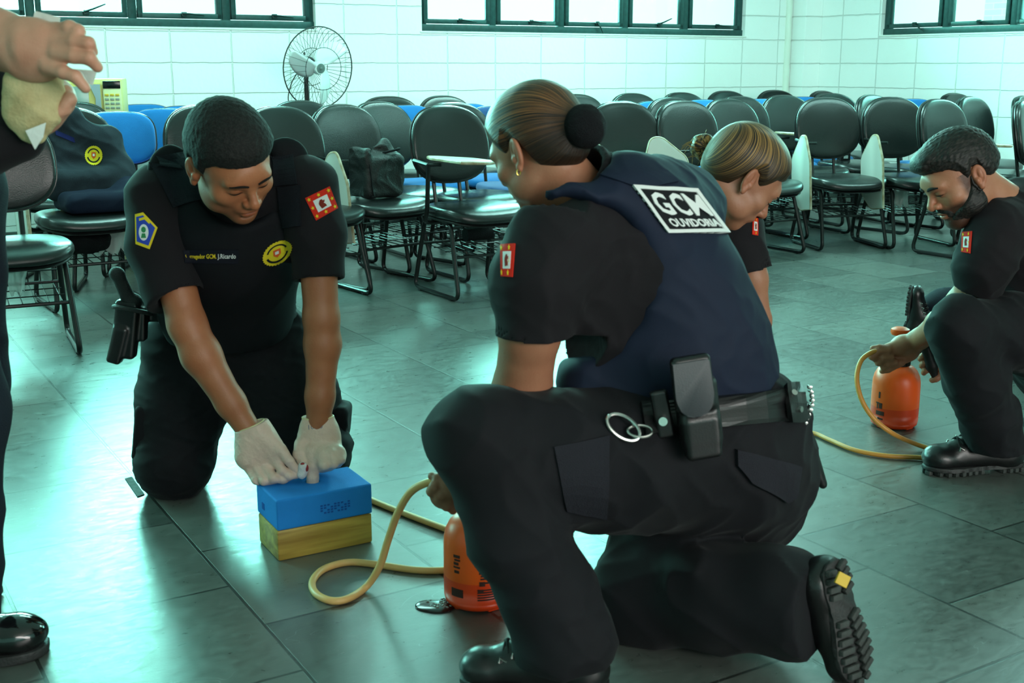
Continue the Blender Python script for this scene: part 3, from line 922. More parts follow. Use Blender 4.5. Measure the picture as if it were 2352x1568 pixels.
def head_sdf(female=False, mouth_open=0.0, eyes='down'):
    s = Sdf()
    s.ell((0, -.012, .038), (.074, .093, .080), 0)
    s.ell((0, .030, -.012), (.063, .062, .082), .03)
    s.ell((0, .028, -.068), (.050, .054, .038), .03)
    s.ell((0, .066, -.094), (.024, .020, .018), .022)             # chin
    for x in (-1, 1):
        s.ell((x * .043, .054, -.024), (.024, .024, .020), .018)   # cheek
        s.ell((x * .026, .0775, .021), (.023, .012, .0090), .020)   # brow ridge
        s.ell((x * .031, .098, .002), (.017, .014, .010), .012, 'sub')
        s.ell((x * .030, .0765, .001), (.0145, .0125, .0125), .004)
        s.ell((x * .052, .018, -.062), (.018, .034, .026), .02)     # jaw corner
    s.ell((0, .083, .030), (.034, .012, .022), .02)
    # nose
    s.cone((0, .084, .012), (0, .107, -.022), .0075, .0105, .010)
    s.ell((0, .108, -.027), (.0115, .011, .0105), .006)
    for x in (-1, 1):
        s.ell((x * .0125, .098, -.030), (.008, .010, .0085), .005)
        s.ell((x * .0075, .102, -.040), (.0038, .006, .004), .003, 'sub')
    # mouth
    s.ell((0, .082, -.052), (.028, .014, .016), .012)
    s.ell((0, .0915, -.0545), (.0215, .0085, .0055), .004)
    s.ell((0, .0895, -.0660), (.0185, .0085, .0065), .004)
    s.ell((0, .100, -.0603), (.024, .009, .0014 + mouth_open), .0025, 'sub')
    s.ell((0, .083, -.079), (.016, .009, .004), .006, 'sub')
    # slit of the lids
    for x in (-1, 1):
        s.ell((x * .030, .092, -.0035), (.0135, .007, .0011), .0018, 'sub')
        s.ell((x * .030, .094, .0085), (.014, .007, .0010), .0020, 'sub')
    # ears
    for x in (-1, 1):
        R = Matrix.Rotation(x * .42, 3, 'Z') @ Matrix.Rotation(.18, 3, 'X')
        c = Vector((x * .079, -.012, -.004))
        s.ell(c, (.0085, .0185, .0310), .005, 'add', R)
        s.ell(c + Vector((x * .008, .002, .002)), (.0065, .0115, .0215), .004, 'sub', R)
        s.ell(c + Vector((x * .004, -.003, .004)), (.0045, .006, .0150), .003, 'add', R)
        s.ell(c + Vector((x * .001, .010, -.010)), (.006, .007, .009), .004, 'add', R)
        s.ell(c + Vector((x * .001, .006, -.028)), (.006, .008, .0095), .004, 'add', R)
    return s
def on_face(V, Q, M):
    t = BVHTree.FromPolygons([Vector(v) for v in V], [tuple(int(i) for i in q) for q in Q])
    def f(x, z, off=.001, y0=.25):
        loc, n, i, d = t.ray_cast(Vector((x, y0, z)), Vector((0, -1, 0)))
        if loc is None: loc, n, i, d = t.find_nearest(Vector((x, .1, z)))
        if n.y < 0: n = -n
        return M @ (loc + n * off)
    return f
def face_hair(parent, V, Q, M, mat_, t=.0030, arch=.0, lashes=True):
    f = on_face(V, Q, M)
    for sx in (-1, 1):
        mb = MB(); pts = [f(sx * (.011 + .0355 * k / 12), .0195 + arch + .0050 * math.sin(PI * (k / 12) ** .8 * .75) - .003 * (k / 12) ** 3, .0004) for k in range(13)]
        mb.tube(pts, [t * (.55 + .55 * math.sin(PI * min(1, (k + 2) / 13.5))) for k in range(13)], 7)
        o = mb.build('eyebrow', mat_, None); attach(o, parent)
        if lashes:
            mb = MB(); pts = [f(sx * (.0175 + .026 * k / 8), -.0030 - .0022 * math.sin(PI * k / 8), .0003) for k in range(9)]
            mb.tube(pts, [.0004 + .0007 * math.sin(PI * k / 8) for k in range(9)], 5)
            o = mb.build('eyelashes', mat_, None); attach(o, parent)
def skin_tint(V, beard=0.0, stubble=0.0, lips=(.82, .55, .52)):
    x, y, z = V[:, 0], V[:, 1], V[:, 2]
    c = np.ones((len(V), 4))
    def blend(m, col):
        m = np.clip(m, 0, 1)[:, None]; c[:, :3] = c[:, :3] * (1 - m) + c[:, :3] * np.array(col) * m
    lp = 1.6 - 1.6 * np.sqrt((x / .024) ** 2 + ((z + .060) / .0125) ** 2 + ((y - .094) / .014) ** 2)
    blend(lp * 1.4, lips)
    er = np.clip((np.abs(x) - .072) / .008, 0, 1) * (z > -.05) * (y < .02)
    blend(er * .6, (1.05, .84, .80))
    ns = 1.5 - np.sqrt((x / .02) ** 2 + ((z + .028) / .016) ** 2 + ((y - .105) / .02) ** 2)
    blend(ns * .7, (1.08, .88, .84))
    # socket pigment and lash line
    for sx in (-1, 1):
        q = 1.3 - np.sqrt(((x - sx * .030) / .019) ** 2 + ((z - .002) / .013) ** 2) ; blend(q * .45 * (y > .05), (.80, .74, .72))
        q = 1.6 - np.sqrt(((x - sx * .030) / .0145) ** 2 + ((z + .0035) / .0018) ** 2); blend(q * (y > .06), (.18, .14, .12))
    if beard or stubble:
        b = np.clip((-.034 - z) / .014, 0, 1) * np.clip((y + .012) / .02, 0, 1) * (z > -.125)
        mo = np.clip(1.35 - np.sqrt((x / .030) ** 2 + ((z + .047) / .0085) ** 2), 0, 1) * (y > .06)
        side = np.clip((np.abs(x) - .040) / .012, 0, 1) * np.clip((y + .002) / .01, 0, 1) * np.clip((.042 - y) / .015, 0, 1) * (z < .02) * (z > -.11)
        cheek = np.clip((np.abs(x) - .012) / .01, 0, 1)
        b = np.maximum(b * np.maximum(cheek, (z < -.072)), np.maximum(mo, side * .9))
        b *= 1 - np.clip(lp * 2, 0, 1)
        if beard: blend(b * beard, (.10, .09, .09))
        else: blend(b * stubble, (.55, .52, .52))
    return c
def hairline_hair(s_head, thick, line, bands=None, extra=None, lump=0.0, side=.0):
    """hair shell: inflated skull kept above the hairline. line: [(y, z)] hairline height by depth"""
    ys = [p[0] for p in line]; zs = [p[1] for p in line]
    h = Sdf()
    h.ell((0, -.013, .040), (.0755 + thick, .0945 + thick, .0815 + thick), 0)
    h.ell((0, -.045, .0), (.060 + thick * .6, .058 + thick * .6, .075), .03)
    h.ell((0, .018, .045), (.064 + thick, .066 + thick * .8, .070 + thick * .7), .02)
    def mask(F, X, Y, Z):
        zl = np.interp(np.broadcast_to(Y, F.shape), ys, zs).astype(np.float32)
        q = (zl - Z)
        F = F + np.clip(1 + q / .030, 0, 1) * (thick * .80)
        kk = .006
        t = np.clip(.5 - .5 * (q - F) / kk, 0, 1)
        return q * (1 - t) + F * t + kk * t * (1 - t)
    h.fn(mask)
    if lump:
        def lf(F, X, Y, Z):
            return np.where(np.abs(F) < .03, F - lump * (np.sin(X * 310 + 2 * np.sin(Z * 120)) * np.sin(Y * 260 + 1.5 * np.sin(X * 140)) * np.sin(Z * 290 + Y * 90)), F)
        h.fn(lf)
    if extra: extra(h)
    return h
def set_flow(o, arr):
    at = o.data.attributes.new('flow', 'FLOAT_VECTOR', 'POINT')
    at.data.foreach_set('vector', arr.astype(np.float32).ravel())

M_skinA = skin_mat('warm_brown_skin', rgb(166, 104, 70))
M_skinB = skin_mat('light_brown_skin', rgb(168, 112, 84))
M_skinC = skin_mat('tan_skin', rgb(160, 108, 82))
M_shirt = mat('dark_uniform_cloth', rgb(24, 21, 25), .85, bump=.16, bscale=800, nscale=4, namt=.25, sheen=0.03)
M_trous = mat('black_uniform_twill', rgb(17, 17, 22), .80, bump=.16, bscale=800, nscale=4, namt=.25, sheen=0.03)
M_vestK = mat('black_vest_nylon', rgb(11, 12, 18), .75, bump=.16, bscale=900, nscale=5, namt=.3)
M_vestN = mat('navy_vest_nylon', rgb(23, 32, 52), .72, bump=.16, bscale=900, nscale=4, namt=.2)
M_leather = mat('black_leather', rgb(17, 18, 19), .33, bump=.05, bscale=300, spec=.55)
M_rubber = mat('black_rubber_sole', rgb(30, 31, 31), .6, bump=.2, bscale=200)
M_sole = mat('grey_worn_rubber', rgb(66, 70, 68), .7, bump=.3, bscale=160, nscale=20, namt=.3)
M_metal = mat('bright_steel', rgb(200, 200, 196), .25, 1.0)
M_web = mat('black_webbing', rgb(20, 20, 23), .8, bump=.4, bscale=300)

class Decal:
    """conforms thin patches to cloth: corners are found on the surface, the patch hugs it with its own thickness"""
    def __init__(s, objs):
        vs = []; fs = []
        for o in objs:
            n = len(vs); vs += [v.co.copy() for v in o.data.vertices]
            fs += [tuple(i + n for i in p.vertices) for p in o.data.polygons]
        s.t = BVHTree.FromPolygons(vs, fs); s.o = Vector((0, 0, CAM_H)); s.last = None
    def hit(s, px, py):
        d = (P(px, py, 3.0) - s.o).normalized()
        loc, nrm, i, dist = s.t.ray_cast(s.o, d)
        if loc is None:
            loc, nrm, i, dist = s.t.find_nearest(s.last[0] if s.last else P(px, py, 2.5))
        if nrm.dot(d) > 0: nrm = -nrm
        s.last = (loc, nrm); return loc, nrm
    def setmap(s, TL, TR, BR, BL, n=10, it=2):
        """smooth grid of surface points; u to the right, v down"""
        s.n = n; s.grid = []
        for j in range(n + 1):
            row = []
            for i in range(n + 1):
                u, v = i / n, j / n
                x = (TL[0] * (1 - u) + TR[0] * u) * (1 - v) + (BL[0] * (1 - u) + BR[0] * u) * v
                y = (TL[1] * (1 - u) + TR[1] * u) * (1 - v) + (BL[1] * (1 - u) + BR[1] * u) * v
                row.append(s.hit(x, y))
            s.grid.append(row)
        for _ in range(it):
            g = s.grid
            ng = []
            for j in range(n + 1):
                row = []
                for i in range(n + 1):
                    nb = [g[b][a] for a, b in ((i - 1, j), (i + 1, j), (i, j - 1), (i, j + 1)) if 0 <= a <= n and 0 <= b <= n]
                    l = g[j][i][0] if len(nb) < 4 else (g[j][i][0] * .5 + sum((q[0] for q in nb), Vector()) * (.5 / len(nb)))
                    m = (g[j][i][1] + sum((q[1] for q in nb), Vector())).normalized()
                    row.append((l, m))
                ng.append(row)
            s.grid = ng
        return s
    def at(s, u, v, off):
        u = min(max(u, 0), 1) * s.n; v = min(max(v, 0), 1) * s.n
        i = min(int(u), s.n - 1); j = min(int(v), s.n - 1); a = u - i; b = v - j
        g = s.grid
        l = (g[j][i][0] * (1 - a) + g[j][i + 1][0] * a) * (1 - b) + (g[j + 1][i][0] * (1 - a) + g[j + 1][i + 1][0] * a) * b
        m = (g[j][i][1] * (1 - a) + g[j][i + 1][1] * a) * (1 - b) + (g[j + 1][i][1] * (1 - a) + g[j + 1][i + 1][1] * a) * b
        return l + m * off
    def solid(s, name, loops, off, thick, material, parent):
        """loops: polygons in uv; each becomes a thin raised piece, finely cut so that it follows the cloth"""
        bm = bmesh.new()
        for lp in loops:
            vs = [bm.verts.new((u, v, 0)) for u, v in lp]
            bm.faces.new(vs)
        bmesh.ops.triangulate(bm, faces=list(bm.faces))
        for _ in range(3):
            es = [e for e in bm.edges if e.calc_length() > .13]
            if not es: break
            bmesh.ops.subdivide_edges(bm, edges=es, cuts=1); bmesh.ops.triangulate(bm, faces=list(bm.faces))
        bm.normal_update()
        for f in bm.faces:
            if f.normal.z > 0: f.normal_flip()
        bm.verts.index_update(); uvs = [(v.co.x, v.co.y) for v in bm.verts]
        tri = [[v.index for v in f.verts] for f in bm.faces]
        bd = [(e.link_loops[0].vert.index, e.link_loops[0].link_loop_next.vert.index) for e in bm.edges if len(e.link_loops) == 1]
        n = len(uvs)
        V = [s.at(u, v, off + thick) for u, v in uvs] + [s.at(u, v, off - .004) for u, v in uvs]
        Fc = tri + [[a + n for a in reversed(t)] for t in tri] + [[b, a, a + n, b + n] for a, b in bd]
        bm.free()
        o = link_mesh(name, V, Fc, material, None, smooth=False)
        place_child(o, parent) if parent.type == 'EMPTY' else setattr(o, 'parent', parent)
        if parent.type != 'EMPTY': o.matrix_parent_inverse = parent_inv(parent)
        return o
    def px(s, name, poly, off, thick, material, parent, n=18, smooth=True):
        """patch whose outline is given as picture positions"""
        x0 = min(p[0] for p in poly); x1 = max(p[0] for p in poly); y0 = min(p[1] for p in poly); y1 = max(p[1] for p in poly)
        s.setmap((x0, y0), (x1, y0), (x1, y1), (x0, y1), n)
        if smooth: poly = [(q.x, q.y) for q in catmull([(x, y, 0) for x, y in poly], 3, True)]
        return s.solid(name, [[((x - x0) / (x1 - x0), (y - y0) / (y1 - y0)) for x, y in poly]], off, thick, material, parent)
    def text(s, name, txt, box, off, thick, material, parent, bold=0.0):
        """box = (u0, v0, u1, v1)"""
        vs, fs = text_mesh(txt, 1.0, 0, bold)
        x0, x1 = min(v.x for v in vs), max(v.x for v in vs); y0, y1 = min(v.y for v in vs), max(v.y for v in vs)
        uv_ = [(box[0] + (v.x - x0) / (x1 - x0) * (box[2] - box[0]), box[3] - (v.y - y0) / (y1 - y0) * (box[3] - box[1])) for v in vs]
        return s.solid_raw(name, uv_, fs, off, thick, material, parent)
    def solid_raw(s, name, uvs, faces, off, thick, material, parent):
        bm = bmesh.new(); bv = [bm.verts.new((u, v, 0)) for u, v in uvs]
        for f in faces:
            try: bm.faces.new([bv[i] for i in f])
            except Exception: pass
        bmesh.ops.remove_doubles(bm, verts=list(bm.verts), dist=1e-6)
        bmesh.ops.triangulate(bm, faces=list(bm.faces))
        for _ in range(3):
            es = [e for e in bm.edges if e.calc_length() > .12]
            if not es: break
            bmesh.ops.subdivide_edges(bm, edges=es, cuts=1); bmesh.ops.triangulate(bm, faces=list(bm.faces))
        bm.verts.index_update(); n = len(bm.verts)
        V = [s.at(v.co.x, v.co.y, off + thick) for v in bm.verts] + [s.at(v.co.x, v.co.y, off - .001) for v in bm.verts]
        tri = [[v.index for v in f.verts] for f in bm.faces]
        bd = [(e.verts[0].index, e.verts[1].index) for e in bm.edges if len(e.link_faces) == 1]
        Fc = tri + [[a + n for a in reversed(t)] for t in tri] + [[b, a, a + n, b + n] for a, b in bd]
        bm.free()
        o = link_mesh(name, V, Fc, material, None, smooth=False); attach(o, parent); return o
def parent_inv(p):
    M = Matrix.Identity(4)
    bpy.context.view_layer.update()
    return p.matrix_world.inverted()
def attach(o, p):
    o.parent = p
    o.matrix_parent_inverse = parent_inv(p)
    return o
def disc(cx, cy, rx, ry, n=28, teeth=0.0):
    out = []
    for k in range(n * (2 if teeth else 1)):
        a = 2 * PI * k / (n * (2 if teeth else 1)); q = 1 + (teeth if k % 2 else -teeth)
        out.append((cx + rx * q * math.cos(a), cy + ry * q * math.sin(a)))
    return out
def star(cx, cy, r, n=5, asp=1.0):
    return [(cx + r * (1 if k % 2 == 0 else .45) * math.sin(PI * k / n), cy - r * asp * (1 if k % 2 == 0 else .45) * math.cos(PI * k / n)) for k in range(2 * n)]
M_red = mat('embroidered_red', rgb(205, 40, 24), .8); M_yel = mat('embroidered_yellow', rgb(222, 196, 40), .8)
M_wht = mat('embroidered_white', rgb(216, 220, 218), .8); M_blu = mat('embroidered_blue', rgb(44, 70, 170), .8)
M_grn = mat('embroidered_green', rgb(50, 130, 80), .8); M_blk = mat('embroidered_black', rgb(18, 20, 24), .8)
M_org = mat('embroidered_orange', rgb(214, 90, 40), .8); M_mrn = mat('embroidered_maroon', rgb(120, 40, 30), .8)
LION = [(.46, .30), (.54, .30), (.56, .38), (.62, .36), (.60, .46), (.55, .48), (.60, .56), (.62, .68), (.56, .68), (.53, .58), (.49, .58), (.47, .70), (.41, .70), (.44, .56), (.42, .48), (.37, .50), (.38, .42), (.45, .42)]
def flag_patch(D, TL, TR, BR, BL, parent, stars=None):
    D.setmap(TL, TR, BR, BL)
    b = D.solid('flag_patch', [[(0, 0), (1, 0), (1, 1), (0, 1)]], .001, .0015, M_red, parent)
    D.solid('white_field', [[(.22, .24), (.78, .24), (.78, .76), (.22, .76)]], .003, .0006, M_wht, b)
    D.solid('lion_emblem', [[(x, .06 + y * .9) for x, y in LION]], .004, .0005, M_mrn, b)
    st = stars or [(.11, .13), (.5, .12), (.89, .13), (.10, .5), (.90, .5), (.11, .87), (.5, .88), (.89, .87)]
    D.solid('star_row', [star(x, y, .075, asp=1.2) for x, y in st], .003, .0006, M_yel, b)
    return b
def round_emblem(D, TL, TR, BR, BL, parent):
    D.setmap(TL, TR, BR, BL)
    b = D.solid('round_emblem', [disc(.5, .5, .48, .48, 30, .035)], .001, .0015, M_yel, parent)
    D.solid('emblem_ring', [[(.5 + .36 * math.cos(a), .5 + .36 * math.sin(a)) for a in np.linspace(PI * 1.1, PI * 1.9, 12)] + [(.5 + .30 * math.cos(a), .5 + .30 * math.sin(a)) for a in np.linspace(PI * 1.9, PI * 1.1, 12)],
        [(.5 + .38 * math.cos(a), .5 + .38 * math.sin(a)) for a in np.linspace(.25, PI - .25, 12)] + [(.5 + .31 * math.cos(a), .5 + .31 * math.sin(a)) for a in np.linspace(PI - .25, .25, 12)]], .003, .0005, M_blk, b)
    D.solid('shield', [[(.38, .34), (.62, .34), (.62, .56), (.5, .68), (.38, .56)]], .003, .0006, M_org, b)
    D.solid('shield_centre', [[(.44, .42), (.56, .42), (.56, .54), (.44, .54)]], .004, .0005, M_wht, b)
    return b
def lace_boot(parent, toe, heel, up=Vector((0, 0, 1)), h=.0035, shaft=.20, wide=1.0, name='boot', lugs=True, laces=True):
    """combat boot built between heel and toe points on its sole plane"""
    ax = (toe - heel); L = ax.length; f = ax.normalized(); u = (up - f * up.dot(f)).normalized(); r = f.cross(u)
    M3 = Matrix(((f.x, r.x * wide, u.x), (f.y, r.y * wide, u.y), (f.z, r.z * wide, u.z)))
    M = M3.to_4x4(); M.translation = heel
    S_ = L / .29
    s = Sdf()
    T = lambda x, y, z: Vector((x * S_, y * S_, z * S_))
    s.cone(T(.04, 0, .05), T(.24, .004, .045), .040 * S_, .044 * S_, 0, flat=((0, 0, 1), .8))
    s.ell(T(.245, .003, .046), (.046 * S_, .043 * S_, .030 * S_), .02)
    s.cone(T(.055, 0, .06), T(.18, 0, .07), .038 * S_, .034 * S_, .03)
    s.cone(T(.05, 0, .05), T(.06, 0, shaft), .042 * S_, .044 * S_, .03)
    if shaft > .15: s.cone(T(.13, 0, .09), T(.085, 0, .17), .030 * S_, .036 * S_, .03)
    else: s.cone(T(.13, 0, .085), T(.085, 0, .12), .030 * S_, .034 * S_, .03)
    s.ell(T(.13, 0, .132), (.028 * S_, .02 * S_, .02 * S_), .01)
    s.cut((0, 0, .018 * S_), (0, 0, -1))
    V, Q = s.mesh(h)
    b = np_mesh(name, [(apply_M(V, M), Q)], M_leather); attach(b, parent)
    # sole
    def sole_y(x):   # half width along the foot
        xs = [-.005, .01, .05, .10, .15, .20, .24, .27, .292]; ws = [.010, .030, .036, .031, .036, .046, .045, .034, .010]
        return np.interp(x, xs, ws)
    xs = np.linspace(-.004, .291, 24)
    out = [(x * S_, (sole_y(x) + .003) * S_) for x in xs] + [(x * S_, -(sole_y(x) + .003) * S_) for x in xs[::-1]]
    mb = MB(); mb.prism(out, .012 * S_, M @ Matrix.Translation((0, 0, .020 * S_)), bev=.003 * S_)
    so = mb.build('sole', M_rubber, None, auto=50); attach(so, b)
    if lugs:
        mb = MB()
        for i, x in enumerate(list(np.arange(.012, .07, .019)) + list(np.arange(.135, .285, .021))):
            wy = float(sole_y(x)); ang = .35
            for sy in (-1, 1):
                mb.box(M @ (Vector((x * S_, sy * wy * .56 * S_, .0075 * S_))), (.0135 * S_, wy * .86 * S_, .013 * S_), M3 @ Matrix.Rotation(sy * ang, 3, 'Z'), bev=.002)
        lg = mb.build('tread', M_sole, None, auto=40); attach(lg, so); lg['kind'] = 'stuff'
    if laces:
        mb = MB()
        for k in range(5):
            t = k / 4.0; x = (.205 - .085 * t) * S_; z = (.098 + .036 * t) * S_; w_ = .027 * S_
            for sg in (-1, 1): mb.tube(catmull([M @ Vector((x, sg * w_, z - .016)), M @ Vector((x - .005, 0, z + .006)), M @ Vector((x - .012, -sg * w_, z - .008))], 4), .0024, 6)
        lc = mb.build('laces', mat('black_lace', rgb(34, 34, 34), .7), None); attach(lc, b)
        mb = MB()
        for k in range(4):
            t = k / 3.0; x = (.203 - .075 * t) * S_; z = (.080 + .034 * t) * S_
            for sy in (-1, 1): mb.tube([M @ Vector((x - .008, sy * .0375 * S_, z - .003)), M @ Vector((x + .004, sy * .0365 * S_, z + .004)), M @ Vector((x + .006, sy * .0375 * S_, z - .006))], .0024, 6)
        ey = mb.build('eyelets', M_metal, None); attach(ey, b)
    return b
def fingers(s, lst, k=.004):
    for pts, rad in lst:
        if not isinstance(rad, (list, tuple)): rad = [rad] * len(pts)
        for i in range(len(pts) - 1): s.cone(pts[i], pts[i + 1], rad[i], rad[i + 1], k if i else .008)
    return s
# ================================================================== KNEELING MAN (gloves, facing the camera)
def person(loc, label):
    r = empty('person', loc); tag(r, label, 'person'); return r
K = person((G(520, 1100).x, 3.0, 0), 'person with cropped black hair and white gloves, kneeling and pressing the blue block')
# --- head
hM = frame(P(530, 372, 2.66), (.56, -.58, -.58), (.22, -.60, .77), 1.06)
hs = head_sdf()
nk = hM.inverted() @ P(535, 400, 2.86)
hs.cone((0, -.028, -.045), nk, .056, .064, .03)
hV, hQ = hs.mesh(.0025)
hc = skin_tint(hV, stubble=.6, lips=(.80, .58, .56))
pieces = [(apply_M(hV, hM), hQ)]; cols = [hc]
def arm(pts, rad, flat=None, h=.0045):
    s = Sdf(); s.chain(pts, rad, .02, flat=flat); return s.mesh(h)
KR = [P(380, 560, 2.82), P(430, 745, 2.77), P(462, 815, 2.76), P(530, 925, 2.75), P(580, 1000, 2.74)]
KL = [P(728, 540, 2.80), P(738, 730, 2.78), P(741, 790, 2.78), P(735, 910, 2.77), P(731, 985, 2.77)]
aR = arm(KR, [.047, .0435, .0455, .034, .028]); aL = arm(KL, [.047, .0405, .042, .033, .029])
for q in (aR, aL): pieces.append(q); cols.append(white(q[0]))
tor = Sdf()
tor.chain([P(530, 420, 2.90), P(520, 560, 2.98), P(515, 700, 3.08), P(515, 770, 3.12)], [.09, .10, .10, .10], .05)
tor.cone(P(395, 480, 2.90), P(670, 470, 2.88), .05, .05, .05)
tor.cone(P(380, 470, 2.88), P(380, 580, 2.82), .04, .043, .03); tor.cone(P(700, 460, 2.86), P(728, 560, 2.80), .04, .043, .03)
tor.cone(P(430, 790, 3.12), P(405, 1065, 3.05), .06, .045, .05); tor.cone(P(620, 790, 3.12), P(735, 1050, 3.05), .06, .045, .05)
tor.cone(P(405, 1065, 3.05), P(405, 1000, 3.40), .045, .035, .03); tor.cone(P(735, 1050, 3.05), P(700, 990, 3.40), .045, .035, .03)
tq = tor.mesh(.010); pieces.append(tq); cols.append(white(tq[0]))
np_mesh('body', pieces, M_skinA, K, cols)
# --- hair
hh = hairline_hair(None, .011, [(-.12, -.060), (-.04, -.050), (-.030, -.030), (-.024, .010), (-.004, .022), (.004, -.008), (.018, -.006), (.026, .028), (.050, .052), (.085, .058), (.12, .060)], lump=.0014)
V_, Q_ = hh.mesh(.0025)
M_hairK = hair_mat('cropped_black_hair', rgb(10, 11, 10), rgb(26, 27, 25), (260, 260, 260), .8)
o = np_mesh('hair', [(apply_M(V_, hM), Q_)], M_hairK, K, [white(V_)]); set_flow(o, V_)
M_brow = mat('dark_brow_hair', rgb(24, 20, 18), .8, bump=.5, bscale=600)
face_hair(K, hV, hQ, hM, M_brow)
# --- shirt
sh = Sdf()
sh.chain([P(532, 415, 2.90), P(520, 560, 2.98), P(512, 700, 3.10)], [.13, .145, .15], .06)
sh.cone(P(372, 450, 2.90), P(690, 435, 2.87), .070, .070, .06)
sh.cone(P(362, 455, 2.87), P(368, 560, 2.84), .072, .074, .04)
sh.cone(P(368, 560, 2.84), P(405, 690, 2.79), .074, .071, .03)
sh.cone(P(712, 430, 2.84), P(727, 540, 2.82), .068, .064, .04)
sh.cone(P(727, 540, 2.82), P(733, 660, 2.79), .064, .060, .03)
sh.fn(wrinkle(.006, 30, 1.0))
sh.cut(P(405, 690, 2.79), P(432, 745, 2.77) - P(378, 600, 2.84), .14)
sh.cut(P(732, 642, 2.79), P(740, 730, 2.77) - P(730, 560, 2.82), .13)
sh.cone(P(414, 682, 2.785), P(450, 790, 2.765), .054, .054, .004, 'sub'); sh.cone(P(733, 638, 2.79), P(742, 740, 2.775), .048, .048, .004, 'sub')
shirt = np_mesh('shirt', [sh.mesh(.0048)], M_shirt, K)
# collar opening
# --- vest: chest slab with shoulder straps
ve = Sdf()
ve.chain([P(535, 480, 2.88), P(530, 590, 2.93), P(520, 700, 3.02), P(518, 760, 3.08)], [.140, .162, .160, .150], .05, flat=((0, .8, .6), .82))
ve.cone(P(392, 385, 2.86), P(440, 560, 2.84), .052, .050, .03, flat=((.2, -.9, .3), .42))
ve.cone(P(660, 365, 2.85), P(680, 560, 2.83), .050, .05, .03, flat=((.2, -.9, .3), .42))
ve.cone(P(385, 392, 2.94), P(480, 380, 2.95), .045, .05, .02, flat=((0, 0, 1), .45)); ve.cone(P(655, 362, 2.92), P(600, 370, 2.94), .045, .05, .02, flat=((0, 0, 1), .45))
ve.ell(P(545, 420, 2.80), (.088, .12, .095), .03, 'sub')
ve.fn(wrinkle(.003, 22, 2.0))
ve.cut(P(515, 785, 3.0), (0, .2, -1), 1.0)
vest = np_mesh('vest', [ve.mesh(.005)], M_vestK, K)
D = Decal([shirt, vest])
# strap flaps of the vest, front label and chest emblem
M_strap = mat('grey_black_strap', rgb(19, 22, 29), .85, bump=.4, bscale=500)
D.setmap((338, 362), (425, 352), (478, 452), (400, 476)); D.solid('shoulder_strap', [[(0, .1), (.15, 0), (1, 0), (1, 1), (0, 1)]], .002, .006, M_strap, vest)
D.setmap((626, 360), (672, 352), (684, 422), (632, 428)); D.solid('shoulder_strap', [[(0, 0), (1, .06), (1, 1), (0, 1)]], .002, .006, M_strap, vest)
D.setmap((640, 430), (690, 424), (692, 520), (650, 524)); D.solid('chest_pocket', [[(0, 0), (1, 0), (1, 1), (0, 1)]], .002, .005, M_strap, vest)
D.setmap((420, 575), (548, 573), (548, 605), (424, 604)); nt_ = D.solid('name_tape', [[(0, 0), (1, 0), (1, 1), (0, 1)]], .001, .002, mat('dark_tape', rgb(12, 14, 26), .8), vest)
D.text('lettering', 'Corregedor GCM.', (.03, .28, .60, .72), .0035, .0005, M_yel, nt_, .01)
o = D.text('lettering', 'J.Ricardo', (.62, .28, .95, .72), .0035, .0005, M_wht, nt_, .01)
round_emblem(D, (600, 568), (668, 542), (676, 590), (604, 622), vest)
flag_patch(D, (701, 455), (756, 428), (775, 478), (726, 507), shirt)
# pentagon badge on the other sleeve
D.setmap((306, 488), (362, 488), (362, 572), (306, 572))
pent = [(.10, .05), (.42, .00), (1.0, .42), (.68, 1.0), (.12, .86)]
b = D.solid('sleeve_badge', [pent], .001, .0015, M_yel, shirt)
cx, cy = .46, .48
D.solid('blue_field', [[(cx + (x - cx) * .82, cy + (y - cy) * .82) for x, y in pent]], .003, .0005, M_blu, b)
D.solid('white_oval', [disc(.46, .55, .19, .22)], .0036, .0005, M_wht, b)
D.solid('tree_emblem', [disc(.46, .48, .09, .08, 12), [(.40, .58), (.52, .58), (.56, .70), (.36, .70)]], .0042, .0005, M_grn, b)
D.solid('gold_letters', [[(.28, .17), (.50, .13), (.70, .27), (.68, .33), (.49, .20), (.29, .24)]], .0036, .0005, M_yel, b)
# --- trousers
tr = Sdf()
tr.ell(P(520, 800, 3.16), (.185, .13, .13), 0)
tr.chain([P(432, 800, 3.12), P(420, 930, 3.09), P(405, 1050, 3.05)], [.122, .112, .096], .05)
tr.chain([P(625, 800, 3.12), P(680, 920, 3.08), P(728, 1030, 3.03)], [.125, .105, .080], .05)
tr.ell(P(392, 1065, 3.04), (.092, .095, .088), .04); tr.ell(P(738, 1040, 3.02), (.075, .09, .085), .04)
tr.cone(P(402, 1085, 3.06), P(415, 1005, 3.46), .080, .060, .04); tr.cone(P(725, 1060, 3.06), P(705, 985, 3.46), .075, .058, .04)
tr.fn(wrinkle(.008, 26, 4.0)); tr.fn(wrinkle(.004, 60, 7.0, (1, 1, 2)))
tr.cut((0, 3.0, .004), (0, 0, -1))
trous = np_mesh('trousers', [tr.mesh(.0055)], M_trous, K)
for nm, c, r in (('cargo_pocket', P(335, 985, 3.05), (.020, .06, .075)), ('cargo_pocket', P(782, 985, 3.06), (.02, .05, .07))):
    s = Sdf(); s.box(c, r, Matrix.Rotation(.15, 3, 'Y'), .014); s.fn(wrinkle(.005, 40, 3)); s_ = np_mesh(nm, [s.mesh(.004)], M_trous); attach(s_, trous)
for x in (415, 702):
    s = Sdf(); a = P(x, 1000, 3.44); a.z = .10
    s.cone(a, a + Vector((0, .10, -.02)), .052, .055, .03); s.cone(a + Vector((0, .10, -.015)), a + Vector((.01, .13, -.06)), .05, .035, .03)
    s.cut((0, 0, .002), (0, 0, -1)); np_mesh('boot', [s.mesh(.006)], M_leather, K)
